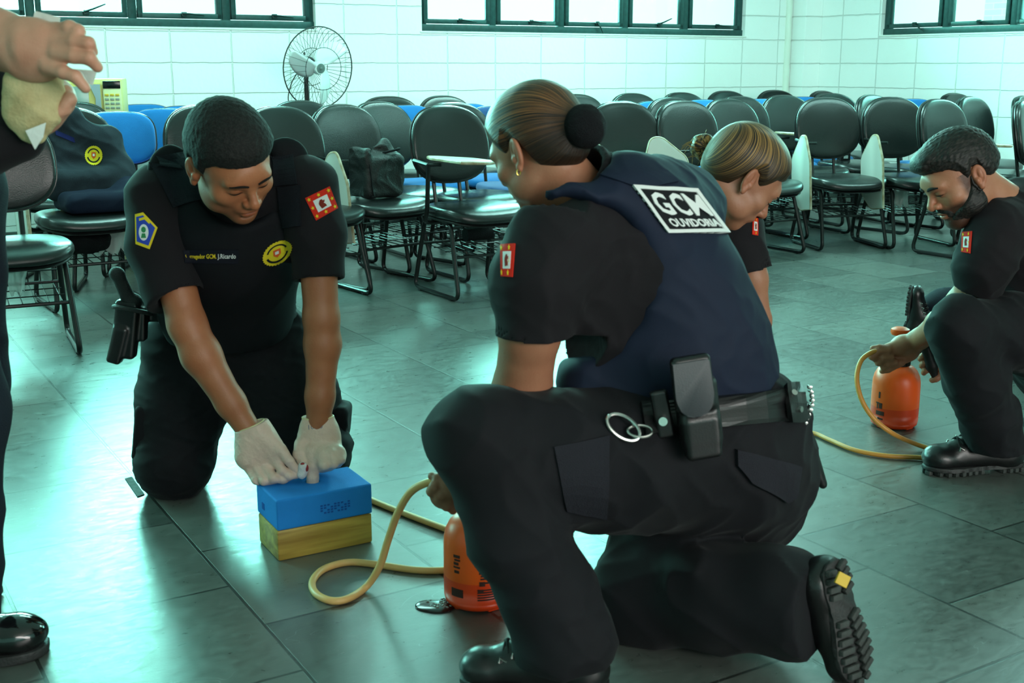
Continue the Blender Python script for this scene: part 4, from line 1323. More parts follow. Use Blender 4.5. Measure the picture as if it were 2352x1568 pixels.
# belt and holster with pistol grip at his right hip
mb = MB(); bp_ = [P(365, 715, 3.08), P(430, 745, 2.965), P(520, 762, 2.93), P(610, 745, 2.965), P(672, 705, 3.08), P(600, 690, 3.26), P(430, 690, 3.26)]
for i in (-.016, 0, .016): mb.tube(catmull([q + Vector((0, 0, i)) for q in bp_], 6, True), .011, 6, closed=True)
belt = mb.build('belt', M_web, None); attach(belt, K)
ho = Sdf()
ho.box(P(290, 755, 2.98), (.030, .022, .075), Matrix.Rotation(.16, 3, 'Y'), .010)
ho.box(P(272, 790, 2.97), (.018, .020, .050), Matrix.Rotation(.30, 3, 'Y'), .008, .01)
ho.box(P(318, 742, 2.99), (.022, .018, .045), Matrix.Rotation(.1, 3, 'Y'), .008, .01)
ho.box(P(345, 712, 3.02), (.028, .012, .030), None, .008, .01)
holster = np_mesh('holster', [ho.mesh(.0028)], M_leather); attach(holster, K)
mb = MB(); c0 = P(305, 712, 2.97)
mb.tube([c0 + Vector((.046 * math.cos(a), .030 * math.sin(a), .012 * math.cos(a + 2.4))) for a in np.linspace(0, 2 * PI, 20)[:-1]], .006, 8, closed=True)
o = mb.build('retention_ring', M_rubber, None); attach(o, holster)
gr = Sdf(); gr.cone(P(301, 700, 2.98), P(272, 634, 2.96), .020, .017, .01, flat=((0, 1, 0), .65)); gr.ell(P(268, 628, 2.96), (.019, .013, .017), .008)
gr.cone(P(300, 705, 2.98), P(312, 690, 2.98), .018, .016, .01)
o = np_mesh('pistol_grip', [gr.mesh(.002)], mat('polymer_grip', rgb(26, 27, 28), .55, bump=.4, bscale=400)); attach(o, holster)
# --- gloves
M_latex = mat('white_latex', rgb(228, 196, 180), .5, nscale=30, namt=.10, bump=.25, bscale=90)
def W(lst, Y): return [P(x, y, Y if len(r) == 0 else r[0]) for x, y, *r in lst]
g = Sdf()
g.chain(W([(572, 978), (592, 1025), (606, 1070)], 2.735), [.036, .042, .040], .02, flat=((0, 1, .3), .72))
g.cone(P(578, 985, 2.74), P(566, 1050, 2.73), .028, .026, .02); g.cone(P(598, 985, 2.735), P(640, 1045, 2.72), .026, .019, .02)
fingers(g, [
    (W([(630, 1050, 2.72), (648, 1080, 2.70), (664, 1092, 2.70), (684, 1090, 2.71)], 2.7), [.013, .0115, .0105, .0085]),      # index
    (W([(618, 1008, 2.725), (644, 1032, 2.712), (664, 1058, 2.705), (685, 1083, 2.71)], 2.7), [.020, .0145, .0115, .0095]),      # thumb
    (W([(612, 1078, 2.71), (628, 1098, 2.69), (650, 1101, 2.70), (668, 1094, 2.71)], 2.7), [.0125, .0115, .010, .009]),
    (W([(594, 1082, 2.71), (606, 1104, 2.69), (628, 1106, 2.71), (640, 1098, 2.72)], 2.7), [.0125, .0110, .010, .009]),
    (W([(576, 1080, 2.72), (588, 1102, 2.70), (604, 1108, 2.71), (616, 1100, 2.73)], 2.7), [.0115, .0105, .0095, .0085])])
g.fn(wrinkle(.0010, 120, 2))
g.cut(P(575, 976, 2.74), P(545, 905, 2.74) - P(590, 1005, 2.74), .08)
gl = np_mesh('glove', [g.mesh(.0017)], M_latex, K)
mb = MB()
def cuff(c, ax, r, fl, name='cuff_roll'):
    ax = ax.normalized(); a = ax.cross(Vector((0, 1, 0))).normalized(); b = ax.cross(a).normalized()
    mb = MB(); mb.tube([c + a * r * math.cos(t) + b * r * fl * math.sin(t) for t in np.linspace(0, 2 * PI, 26)[:-1]], .0022, 6, closed=True)
    return mb.build(name, mat('latex_rim', rgb(220, 208, 160), .5), None)
c_ = cuff(P(575, 976, 2.74), P(545, 905, 2.74) - P(590, 1005, 2.74), .0345, .85); attach(c_, gl)
g = Sdf()
g.chain(W([(731, 962), (733, 1000), (736, 1040)], 2.77), [.036, .044, .050], .02, flat=((0, 1, .2), .62))
g.chain(W([(722, 1050, 2.74), (745, 1052, 2.735), (775, 1046, 2.74)], 2.74), [.026, .026, .022], .02)
fingers(g, [
    (W([(716, 1040, 2.735), (718, 1070, 2.722), (718.5, 1096, 2.718), (718, 1120, 2.718)], 2.7), [.021, .0165, .0145, .0140]),
    (W([(742, 1046, 2.72), (746, 1066, 2.705), (738, 1074, 2.73)], 2.7), [.017, .0145, .012]),
    (W([(762, 1044, 2.72), (766, 1062, 2.71), (758, 1070, 2.73)], 2.7), [.016, .0135, .012]),
    (W([(780, 1038, 2.73), (782, 1054, 2.72), (776, 1064, 2.74)], 2.7), [.014, .0120, .011]),
    (W([(694, 1020, 2.75), (688, 1042, 2.73), (696, 1060, 2.72), (706, 1066, 2.73)], 2.7), [.019, .0155, .013, .011])])
g.fn(wrinkle(.0010, 120, 5))
g.cut(P(730, 956, 2.77), Vector((-.02, 0, 1)), .08)
gl2 = np_mesh('glove', [g.mesh(.0017)], M_latex, K)
c_ = cuff(P(730, 957, 2.77), Vector((-.04, 0, 1)), .0375, .62); attach(c_, gl2)
Dg = Decal([gl2]); Dg.setmap((708, 975), (741, 972), (741, 984), (709, 987), 4)
Dg.text('size_print', '10.00', (.0, .05, 1, .95), .0002, .0003, mat('grey_ink', rgb(120, 120, 140), .7), gl2)
# ================================================================== FOREGROUND WOMAN ON ONE KNEE
F_ = person((.30, 2.2, 0), 'person in navy vest lettered GCM kneeling on one knee, brown hair in a black bun')
fM = frame(P(1236, 342, 2.27), (-.66, .62, -.42), (-.34, .22, .91), .95)
hs = head_sdf(True)
nk = fM.inverted() @ P(1345, 480, 2.30)
hs.cone((0, -.030, -.045), nk, .052, .070, .03)
hV, hQ = hs.mesh(.0024)
pieces = [(apply_M(hV, fM), hQ)]; cols = [skin_tint(hV)]
s = Sdf(); s.chain([P(1245, 640, 2.12), P(1218, 760, 2.12), P(1200, 890, 2.17), P(1150, 965, 2.22), P(1065, 1080, 2.29), P(1035, 1110, 2.30)], [.050, .054, .053, .046, .032, .028], .02)
# hand closed round the hose
s.chain([P(1040, 1110, 2.30), P(1020, 1135, 2.31)], [.030, .030], .015)
fingers(s, [
    ([P(1022, 1108, 2.30), P(1005, 1098, 2.29), P(993, 1093, 2.30), P(998, 1106, 2.32)], [.011, .0095, .0085, .008]),
    ([P(1018, 1122, 2.29), P(998, 1118, 2.28), P(992, 1128, 2.29), P(1004, 1130, 2.31)], [.013, .0115, .0115, .010]),
    ([P(1026, 1138, 2.29), P(1012, 1138, 2.28), P(1010, 1146, 2.29), P(1020, 1148, 2.31)], [.012, .0115, .011, .010]),
    ([P(1034, 1150, 2.30), P(1024, 1154, 2.29), P(1026, 1162, 2.29), P(1036, 1162, 2.31)], [.0115, .0105, .010, .009]),
    ([P(1044, 1158, 2.31), P(1038, 1166, 2.30), P(1040, 1172, 2.31)], [.010, .009, .009])])
q = s.mesh(.003); pieces.append(q); cols.append(white(q[0]))
s = Sdf(); s.chain([P(1600, 480, 2.42), P(1500, 720, 2.62), P(1300, 960, 2.66), P(1150, 1100, 2.50), P(1120, 1120, 2.45)], [.055, .048, .040, .030, .03], .02)
s.ell(P(1110, 1128, 2.43), (.035, .03, .022), .02)
q = s.mesh(.006); pieces.append(q); cols.append(white(q[0]))
s = Sdf(); s.chain([P(1400, 500, 2.27), P(1500, 640, 2.27), P(1600, 850, 2.29), P(1680, 1010, 2.33)], [.09, .11, .11, .11], .05)
s.cone(P(1290, 560, 2.14), P(1570, 480, 2.40), .045, .045, .04); s.cone(P(1290, 560, 2.16), P(1246, 660, 2.13), .04, .045, .03)
s.chain([P(1640, 1040, 2.28), P(1350, 1020, 2.16), P(1120, 1020, 2.06), P(1200, 1240, 2.03), P(1290, 1450, 2.0)], [.08, .07, .05, .05, .04], .04)
s.chain([P(1680, 1080, 2.36), P(1490, 1360, 2.24), P(1800, 1385, 2.08)], [.08, .055, .04], .04)
q = s.mesh(.010); pieces.append(q); cols.append(white(q[0]))
np_mesh('body', pieces, M_skinC, F_, cols)
# --- hair drawn back into a covered bun
def fem_hair(thick, bun_c, bun_r, line, lump=.0):
    h = hairline_hair(None, thick, line)
    return h
hh = hairline_hair(None, .010, [(-.12, -.075), (-.06, -.070), (-.036, -.058), (-.028, -.014), (-.012, .020), (.000, .024), (.012, .008), (.022, .000), (.034, .016), (.050, .042), (.085, .060), (.12, .060)])
hh.cone((0, -.070, -.01), (0, -.100, .008), .046, .030, .03)
V_, Q_ = hh.mesh(.0025)
M_hairF = hair_mat('brown_streaked_hair', rgb(30, 22, 18), rgb(136, 92, 52), (28, 9, 75), .40, (.45, .66))
o = np_mesh('hair', [(apply_M(V_, fM), Q_)], M_hairF, F_, [np.stack([np.clip((V_[:, 2] + .02) / .09, .12, 1)] * 3 + [np.ones(len(V_))], 1)])
pole = np.array([0, -.10, -.0]); dv = V_ - pole
set_flow(o, np.stack([np.arctan2(dv[:, 0], dv[:, 2]), np.linalg.norm(dv, axis=1), np.arctan2(dv[:, 0], dv[:, 2]) * .8], 1))
hair_o = o
bn = Sdf(); bc = fM.inverted() @ P(1344, 290, 2.185)
bn.ell(bc, (.041, .040, .043), 0); bn.fn(wrinkle(.0016, 150, 1))
V_, Q_ = bn.mesh(.0024)
o = np_mesh('hair_bun', [(apply_M(V_, fM), Q_)], mat('black_bun_net', rgb(13, 14, 18), .8, bump=.6, bscale=500)); attach(o, hair_o)
mb = MB(); e = fM @ Vector((-.086, -.006, -.040)); mb.tube([e + Vector((.0035 * math.cos(t), .001, .0055 * math.sin(t))) for t in np.linspace(0, 6.28, 12)[:-1]], .0009, 5, closed=True)
o = mb.build('earring', mat('gold', rgb(220, 180, 90), .25, 1.0), None); attach(o, F_)
face_hair(F_, hV, hQ, fM, M_brow)
# --- shirt
sh = Sdf()
sh.chain([P(1395, 500, 2.26), P(1475, 640, 2.26), P(1580, 850, 2.28), P(1660, 960, 2.31)], [.105, .116, .120, .128], .06)
sh.cone(P(1300, 545, 2.17), P(1540, 480, 2.40), .075, .075, .07)
sh.chain([P(1262, 555, 2.14), P(1236, 640, 2.12), P(1222, 780, 2.11)], [.078, .074, .068], .05)
sh.ell(P(1365, 700, 2.20), (.072, .075, .15), .05)
sh.cone(P(1590, 480, 2.44), P(1530, 690, 2.60), .068, .062, .05)
# collar
cc = P(1338, 445, 2.235)
sh.ell(cc, (.080, .085, .050), .02)
ca, cb_ = P(1378, 505, 2.29), P(1306, 412, 2.25)
sh.cone(ca, cb_, .096, .086, .02)
sh.fn(wrinkle(.007, 30, 2.2)); sh.fn(wrinkle(.003, 70, 5))
sh.cut(P(1222, 772, 2.11), Vector((-.03, .0, -1)), .14)
sh.cone(P(1221, 772, 2.11), P(1205, 900, 2.16), .061, .061, .003, 'sub')
sh.cut(cb_ + (cb_ - ca).normalized() * .006, cb_ - ca, .15)
sh.cone(ca, cb_ + (cb_ - ca), .072, .078, .004, 'sub')
shirt = np_mesh('shirt', [sh.mesh(.0045)], M_shirt, F_)
# --- vest
ve = Sdf()
ve.chain([P(1470, 550, 2.29), P(1518, 660, 2.285), P(1580, 800, 2.29), P(1618, 880, 2.30)], [.134, .146, .152, .146], .06)
ve.chain([P(1430, 470, 2.24), P(1560, 480, 2.40)], [.095, .085], .07)
ve.chain([P(1500, 860, 2.22), P(1375, 872, 2.22)], [.10, .080], .07)
ve.chain([P(1330, 455, 2.17), P(1400, 470, 2.20)], [.045, .06], .04, flat=((0, 0, 1), .6))
ve.cone(P(1308, 532, 2.18), P(1540, 480, 2.40), .086, .086, .05)
# arm opening: carve the near shoulder away so that the shirt shows
ve.cone(P(1285, 600, 1.95), P(1335, 660, 2.28), .140, .135, .03, 'sub')
ve.cone(ca, cb_ + (cb_ - ca), .090, .098, .01, 'sub')
ve.fn(wrinkle(.006, 24, 3.4)); ve.fn(wrinkle(.003, 60, 1.4))
nb_ = (P(1640, 1000, 2.3) - P(1600, 800, 2.3)).normalized()
ve.cut(P(1640, 868, 2.25), Vector((.05, .25, -.95)), 1.2)
vest = np_mesh('vest', [ve.mesh(.0045)], M_vestN, F_)
D = Decal([vest, shirt])
D.setmap((1451, 428), (1596, 437), (1671, 538), (1532, 534), 12)
b = D.solid('back_panel', [[(0, 0), (1, 0), (1, 1), (0, 1)]], .003, .003, M_blk, vest)
fr = .065
for lp in ([(0, 0), (1, 0), (1, fr * 1.2), (0, fr * 1.2)], [(0, 1 - fr * 1.2), (1, 1 - fr * 1.2), (1, 1), (0, 1)], [(0, fr), (fr * .9, fr), (fr * .9, 1 - fr), (0, 1 - fr)], [(1 - fr * .9, fr), (1, fr), (1, 1 - fr), (1 - fr * .9, 1 - fr)]):
    D.solid('white_border', [lp], .006, .0018, M_wht, b)
for ch, x0, x1 in (('G', .12, .36), ('C', .41, .62)): D.text('letter', ch, (x0, .14, x1, .62), .006, .0018, M_wht, b, .03)
D.text('letter', 'M', (.655, .14, .925, .62), .006, .0018, M_wht, b, .004)
D.text('lettering', 'OUVIDORIA', (.14, .69, .93, .87), .006, .0018, M_wht, b, .03)
flag_patch(D, (1151, 562), (1184, 560), (1178, 636), (1152, 634), shirt, [(.62, .12), (.66, .5), (.62, .88), (.1, .12), (.1, .88)])
# shoulder pad seam
D.setmap((1372, 400), (1545, 392), (1560, 425), (1440, 440)); D.solid('shoulder_pad', [[(0, .1), (.9, 0), (1, .8), (.4, 1), (.25, .9)]], .001, .004, M_vestN, vest)
# --- trousers
tr = Sdf()
tr.ell(P(1702, 1040, 2.33), (.145, .165, .160), 0)
tr.ell(P(1640, 930, 2.29), (.165, .15, .10), .06)
tr.chain([P(1650, 1050, 2.27), P(1450, 1050, 2.18), P(1300, 1052, 2.12), P(1115, 1012, 2.06)], [.150, .138, .120, .086], .05)
tr.ell(P(1092, 1000, 2.055), (.080, .08, .080), .04)
tr.chain([P(1105, 1020, 2.055), P(1190, 1230, 2.03), P(1250, 1350, 2.01), P(1298, 1470, 2.00)], [.088, .084, .083, .095], .03)
tr.chain([P(1690, 1110, 2.38), P(1560, 1250, 2.32), P(1480, 1365, 2.26)], [.155, .125, .105], .05)
tr.ell(P(1468, 1385, 2.25), (.085, .09, .075), .04)
tr.chain([P(1480, 1375, 2.24), P(1650, 1375, 2.14), P(1790, 1380, 2.08), P(1862, 1392, 2.05)], [.098, .096, .092, .086], .04)
tr.fn(wrinkle(.012, 18, 1.2)); tr.fn(wrinkle(.006, 44, 4.2)); 
tr.cut((0, 2, .003), (0, 0, -1))
tr.cut(P(1300, 1505, 2.0), (0.05, 0, -1), .16)
tr.cut(P(1868, 1395, 2.04), P(1890, 1400, 2.03) - P(1790, 1380, 2.08), .15)
trous = np_mesh('trousers', [tr.mesh(.005)], M_trous, F_)
D2 = Decal([trous])
M_tr2 = mat('black_twill_pocket', rgb(30, 30, 37), .8, bump=.35, bscale=480)
D2.setmap((1688, 1030), (1835, 1058), (1822, 1160), (1690, 1100)); D2.solid('back_pocket', [[(0, 0), (1, .12), (.98, .8), (.85, 1.0), (.25, .9), (0, .55)]], .003, .007, M_tr2, trous)
D2.setmap((1270, 1010), (1400, 1000), (1400, 1190), (1290, 1180)); D2.solid('cargo_pocket', [[(0, .1), (1, 0), (.95, 1), (.1, .95)]], .001, .004, M_tr2, trous)
# --- boots
s_t = P(1085, 1540, 1.99); toe = Vector((G(1060, 1565).x, 2.02, 0)); heel = toe + Vector((.268, -.03, 0))
lace_boot(F_, toe, heel, laces=True, shaft=.12)
# rear boot: standing on its toes, sole turned to the right
toe = P(1990, 1575, 2.02); toe.z = .008; heel = P(1925, 1296, 2.02)
bt = lace_boot(F_, toe, heel, up=Vector((-.66, .74, -.10)), laces=False, shaft=.17, wide=1.2)
mb = MB(); q_ = P(1936, 1330, 1.985)
mb.box(P(1935, 1331, 1.982), (.024, .022, .006), Matrix.Rotation(.5, 3, 'Y') @ Matrix.Rotation(1.2, 3, 'X'), bev=.001)
o = mb.build('yellow_inset', mat('yellow_rubber', rgb(208, 170, 50), .6), None, smooth=False); attach(o, bt)
# --- belt, pouches, handcuff ring
Db = Decal([trous, vest])
def belt_pts(lst, n=6):
    out = []
    for x, y in lst:
        l, nn = Db.hit(x, y); out.append((l, nn))
    return out
Db.setmap((1470, 925), (1846, 890), (1852, 962), (1480, 1000), 14, 10)
belt = Db.solid('belt', [[(0, 0), (1, 0), (1, 1), (0, 1)]], .004, .006, M_leather, F_)
Db.setmap((1796, 890), (1830, 888), (1838, 968), (1804, 970), 4)
Db.solid('belt_keeper', [[(0, 0), (1, 0), (1, 1), (0, 1)]], .010, .008, M_leather, belt)
mb = MB()
for (x, y) in ((1812, 912), (1818, 938)):
    l, nn = Db.hit(x, y); mb.tube([l + nn * .016, l + nn * .022], .006, 12)
o = mb.build('snap', M_metal, None); attach(o, belt)
mb = MB(); l, nn = Db.hit(1842, 930)
for k in range(9):
    a = l + nn * .012 + Vector((.004 + .006 * math.sin(k * .5), .01, .032 - .009 * k)); mb.box(a, (.009, .012, .007), Matrix.Rotation(k * .7, 3, 'Y'), bev=.002)
o = mb.build('chain', M_metal, None); attach(o, belt)
l, nn = Db.hit(1595, 930)
px_ = Vector((1, 0, 0)); 
ax_y = Vector((.10, -.98, .0)).normalized()
Rp = Matrix.Rotation(-.14, 3, 'Y') @ Matrix.Rotation(.10, 3, 'Z')
base = P(1602, 940, 2.055)
po = Sdf(); po.box(base, (.036, .028, .062), Rp, .012); po.box(base + Vector((.006, -.016, -.045)), (.033, .018, .040), Rp, .010, .012)
po.box(base + Vector((-.014, -.024, .055)), (.036, .013, .050), Rp @ Matrix.Rotation(-.06, 3, 'X'), .010, .008)
pouch = np_mesh('belt_pouch', [po.mesh(.0025)], M_leather); attach(pouch, belt)
mb = MB(); ol = [(-.034, .048), (.034, .048), (.034, -.020), (.024, -.046), (0, -.054), (-.024, -.046), (-.034, -.020)]
Mf = Matrix.Translation(base + Vector((-.014, -.039, .050))) @ Rp.to_4x4() @ Matrix.Rotation(PI / 2 - .06, 4, 'X')
mb.prism([(p.x, p.y) for p in rounded([(x, y, 0) for x, y in ol + [ol[0]]], .008, 3)][:-1], .006, Mf, bev=.002)
o = mb.build('pouch_flap', mat('grey_black_vinyl', rgb(52, 56, 60), .5, bump=.08, bscale=400), None); attach(o, pouch)
st = Sdf(); st.box(P(1521, 950, 2.065), (.016, .008, .045), Matrix.Rotation(-.2, 3, 'Y'), .006); o = np_mesh('leather_strap', [st.mesh(.0022)], M_leather); attach(o, belt)
mb = MB(); mb.tube([P(1523, 968, 2.052), P(1523, 968, 2.044)], .008, 14); o = mb.build('snap', M_metal, None); attach(o, belt)
mb = MB(); cc = P(1432, 981, 2.035)
mb.tube([cc + Vector((.029 * math.cos(t), .012 * math.sin(t), .018 * math.sin(t) - .012 * math.cos(t))) for t in np.linspace(0, 2 * PI, 30)[:-1]], .0035, 8, closed=True)
cc2 = P(1470, 990, 2.04)
mb.tube([cc2 + Vector((.022 * math.cos(t), .010 * math.sin(t), .008 * math.sin(t))) for t in np.linspace(0, 2 * PI, 24)[:-1]], .003, 8, closed=True)
o = mb.build('handcuff', M_metal, None); attach(o, belt)
# holster tip showing past the far hip
s = Sdf(); s.cone(P(1850, 1030, 2.42), P(1890, 1112, 2.42), .024, .010, .01); o = np_mesh('holster', [s.mesh(.004)], M_leather); attach(o, belt)
# ================================================================== WOMAN WITH STREAKED HAIR, BEHIND
W_ = person((.50, 3.1, 0), 'person with messy blond-streaked bun bending forward behind the woman in the navy vest')
wM = frame(P(1702, 408, 2.94), (.70, .18, -.66), (.64, .10, .76), 1.0)
hs = head_sdf(True)
nk = wM.inverted() @ P(1625, 520, 3.05)
hs.cone((0, -.030, -.045), nk, .050, .062, .03)
hV, hQ = hs.mesh(.0028)
pieces = [(apply_M(hV, wM), hQ)]; cols = [skin_tint(hV)]
s = Sdf(); s.chain([P(1714, 580, 2.96), P(1728, 640, 2.96), P(1742, 735, 2.96), P(1748, 830, 2.92), P(1745, 900, 2.85)], [.042, .036, .030, .026, .024], .02)
s.chain([P(1745, 900, 2.85), P(1742, 925, 2.83)], [.028, .03], .01)
fingers(s, [([P(1735 + 7 * i, 925, 2.83), P(1733 + 8 * i, 945, 2.81), P(1735 + 7 * i, 958, 2.83)], [.011, .010, .009]) for i in range(4)] + [([P(1725, 905, 2.83), P(1715, 925, 2.82), P(1718, 940, 2.82)], [.011, .010, .009])])
q = s.mesh(.004); pieces.append(q); cols.append(white(q[0]))
s = Sdf(); s.chain([P(1610, 560, 3.10), P(1560, 700, 3.15), P(1540, 820, 3.2)], [.08, .10, .10], .05)
s.cone(P(1560, 560, 3.2), P(1680, 545, 3.02), .04, .035, .04); s.chain([P(1560, 560, 3.2), P(1600, 700, 3.25), P(1680, 850, 3.1)], [.045, .04, .03], .03)
s.chain([P(1540, 830, 3.2), P(1690, 960, 2.98), P(1560, 950, 3.35)], [.09, .06, .05], .04)
q = s.mesh(.010); pieces.append(q); cols.append(white(q[0]))
np_mesh('body', pieces, M_skinC, W_, cols)
hh = hairline_hair(None, .011, [(-.12, -.075), (-.06, -.068), (-.036, -.052), (-.028, -.012), (-.012, .022), (.000, .024), (.012, .004), (.022, -.006), (.034, .014), (.050, .046), (.085, .062), (.12, .062)])
V_, Q_ = hh.mesh(.0028)
M_hairW = hair_mat('blond_streaked_hair', rgb(34, 26, 19), rgb(168, 128, 70), (26, 9, 70), .42, (.44, .62))
o = np_mesh('hair', [(apply_M(V_, wM), Q_)], M_hairW, W_, [np.stack([np.clip((-.055 - V_[:, 1] * .9 + V_[:, 2] * .9 + .06) / .10, .1, 1)] * 3 + [np.ones(len(V_))], 1)])
pole = np.array([0, -.105, .045]); dv = V_ - pole
set_flow(o, np.stack([np.arctan2(dv[:, 0], dv[:, 1]), np.linalg.norm(dv, axis=1), np.arctan2(dv[:, 0], dv[:, 1]) * .8], 1))
hw = o
bn = Sdf(); bc = wM.inverted() @ P(1617, 338, 3.0)
for k in range(9):
    a = 2 * PI * k / 9
    p = bc + Vector((.010 * math.sin(3 * k), .020 * math.cos(a), .020 * math.sin(a))); q2 = bc + Vector((.010 * math.sin(3 * k + 2), .021 * math.cos(a + .9), .021 * math.sin(a + .9)))
    bn.cone(p, q2, .0125, .0115, .006)
bn.cone(bc, bc * .72, .020, .022, .02)
bn.fn(wrinkle(.0016, 160, 2))
V_, Q_ = bn.mesh(.0022)
o = np_mesh('hair_bun', [(apply_M(V_, wM), Q_)], M_hairW, None, [white(V_)]); attach(o, hw); dv = V_ - np.array(bc); set_flow(o, np.stack([np.arctan2(dv[:, 1], dv[:, 2]) * .25, dv[:, 0] * 4, dv[:, 0] * 5 + np.linalg.norm(dv, axis=1) * 4], 1))
mb = MB(); rng = random.Random(4); cw = P(1612, 340, 3.0)
for k in range(46):
    a = rng.uniform(0, 2 * PI); st_ = cw + Vector((.022 * math.cos(a), rng.uniform(-.02, .02), .022 * math.sin(a)))
    dr = Vector((math.cos(a) * .6 - .6, rng.uniform(-.4, .4), math.sin(a) * .6 - (.6 if k % 3 else -.2))).normalized(); L_ = rng.uniform(.008, .030)
    mb.tube(catmull([st_, st_ + dr * L_ * .5 + Vector((0, 0, .004)), st_ + dr * L_ + Vector((rng.uniform(-.01, .01), 0, rng.uniform(-.012, .008)))], 3), [.0009, .0008, .0008, .0007, .0006, .0005, .0004], 4)
o = mb.build('loose_strands', mat('blond_strand', rgb(150, 120, 62), .5), None); attach(o, hw)
face_hair(W_, hV, hQ, wM, M_brow, t=.0022)
sh = Sdf()
sh.chain([P(1622, 560, 3.08), P(1580, 680, 3.15), P(1545, 820, 3.2)], [.130, .150, .150], .06)
sh.cone(P(1560, 500, 3.2), P(1685, 530, 3.0), .066, .062, .06)
sh.chain([P(1695, 535, 2.98), P(1718, 620, 2.96)], [.062, .057], .03)
sh.chain([P(1560, 520, 3.2), P(1580, 640, 3.25)], [.06, .055], .03)
sh.ell(P(1615, 480, 3.08), (.075, .08, .05), .03)
sh.fn(wrinkle(.006, 32, 6)); sh.cut(P(1719, 618, 2.96), P(1728, 700, 2.96) - P(1712, 560, 2.96), .12)
sh.cone(P(1724, 622, 2.96), P(1736, 700, 2.96), .046, .046, .003, 'sub')
shw = np_mesh('shirt', [sh.mesh(.006)], M_shirt, W_)
D = Decal([shw]); flag_patch(D, (1728, 500), (1740, 502), (1740, 541), (1727, 538), shw, [(.6, .12), (.65, .5), (.6, .88)])
tr = Sdf(); tr.ell(P(1550, 830, 3.22), (.17, .15, .13), 0); tr.chain([P(1560, 860, 3.2), P(1690, 960, 3.0)], [.12, .085], .05); tr.chain([P(1500, 860, 3.22), P(1500, 965, 3.0)], [.12, .085], .05)
tr.chain([P(1690, 975, 3.0), P(1600, 930, 3.4)], [.075, .055], .03); tr.chain([P(1500, 975, 3.0), P(1470, 930, 3.4)], [.075, .055], .03)
tr.cut((0, 3, .004), (0, 0, -1)); tr.fn(wrinkle(.006, 28, 1))
np_mesh('trousers', [tr.mesh(.009)], M_trous, W_)

# ================================================================== BEARDED MAN ON THE RIGHT
B_ = person((1.5, 3.25, 0), 'person with short black hair and full beard crouching over the orange sprayer on the right')
bM = frame(P(2205, 408, 3.24), (-.84, -.16, -.52), (-.50, .05, .86), 1.0)
hs = head_sdf()
nk = bM.inverted() @ P(2320, 490, 3.28)
hs.cone((0, -.030, -.045), nk, .058, .070, .03)
hs.ell((0, .058, -.092), (.036, .032, .026), .02)
hV, hQ = hs.mesh(.0022)
pieces = [(apply_M(hV, bM), hQ)]; cols = [skin_tint(hV, beard=.95, lips=(.90, .55, .52))]
s = Sdf(); s.chain([P(2270, 590, 3.19), P(2246, 650, 3.20), P(2212, 700, 3.24), P(2160, 745, 3.36), P(2112, 778, 3.48)], [.052, .048, .046, .040, .029], .02)
s.chain([P(2112, 778, 3.48), P(2078, 800, 3.52), P(2056, 822, 3.52)], [.030, .040, .032], .015, flat=((.3, 1, .2), .6))
s.chain([P(2072, 795, 3.50), P(2040, 803, 3.50)], [.026, .020], .015)
fingers(s, [
    ([P(2040, 800, 3.49), P(2020, 798, 3.48), P(2004, 800, 3.48)], [.0125, .0100, .0085]),              # thumb along the hose
    ([P(2036, 808, 3.48), P(2014, 808, 3.47), P(2003, 818, 3.47), P(2010, 824, 3.49)], [.0135, .0120, .0115, .010]),
    ([P(2044, 822, 3.48), P(2026, 824, 3.47), P(2018, 832, 3.48), P(2026, 834, 3.50)], [.0130, .0115, .011, .010]),
    ([P(2054, 832, 3.49), P(2038, 836, 3.48), P(2030, 842, 3.49), P(2038, 842, 3.51)], [.0125, .0110, .0105, .009]),
    ([P(2070, 832, 3.50), P(2050, 842, 3.50), P(2040, 848, 3.50), P(2026, 852, 3.50)], [.0125, .0110, .0105, .0085])])
q = s.mesh(.0028); pieces.append(q); cols.append(white(q[0]))
s = Sdf(); s.chain([P(2420, 520, 3.5), P(2330, 640, 3.65), P(2240, 760, 3.68), P(2190, 800, 3.62)], [.048, .042, .034, .027], .02)
s.chain([P(2190, 800, 3.62), P(2168, 822, 3.60)], [.034, .036], .015, flat=((0, 1, 0), .7))
fingers(s, [
    ([P(2160, 806, 3.58), P(2136, 812, 3.565), P(2120, 818, 3.57), P(2114, 824, 3.58)], [.0125, .011, .0105, .009]),
    ([P(2160, 822, 3.58), P(2136, 830, 3.565), P(2122, 835, 3.57), P(2117, 840, 3.58)], [.0125, .011, .0105, .009]),
    ([P(2162, 838, 3.58), P(2140, 846, 3.565), P(2126, 850, 3.57), P(2122, 856, 3.58)], [.0120, .0105, .010, .009]),
    ([P(2178, 838, 3.59), P(2164, 856, 3.57), P(2150, 868, 3.565), P(2142, 872, 3.57)], [.0155, .013, .012, .0105])])
q = s.mesh(.0028); pieces.append(q); cols.append(white(q[0]))
s = Sdf(); s.chain([P(2345, 520, 3.30), P(2400, 650, 3.35), P(2440, 800, 3.4)], [.09, .11, .11], .05); s.cone(P(2300, 540, 3.20), P(2400, 520, 3.5), .05, .05, .04)
s.cone(P(2300, 530, 3.20), P(2262, 580, 3.16), .045, .045, .03)
s.chain([P(2420, 800, 3.30), P(2200, 745, 3.08), P(2290, 1000, 3.2)], [.07, .05, .045], .04)
s.chain([P(2470, 820, 3.45), P(2420, 980, 3.60), P(2600, 990, 3.5)], [.07, .05, .045], .04)
q = s.mesh(.010); pieces.append(q); cols.append(white(q[0]))
np_mesh('body', pieces, M_skinB, B_, cols)
hh = hairline_hair(None, .013, [(-.12, -.030), (-.05, -.028), (-.032, -.012), (-.026, .016), (-.006, .026), (.004, .006), (.014, .000), (.024, .030), (.045, .050), (.080, .060), (.12, .058)], lump=.0018)
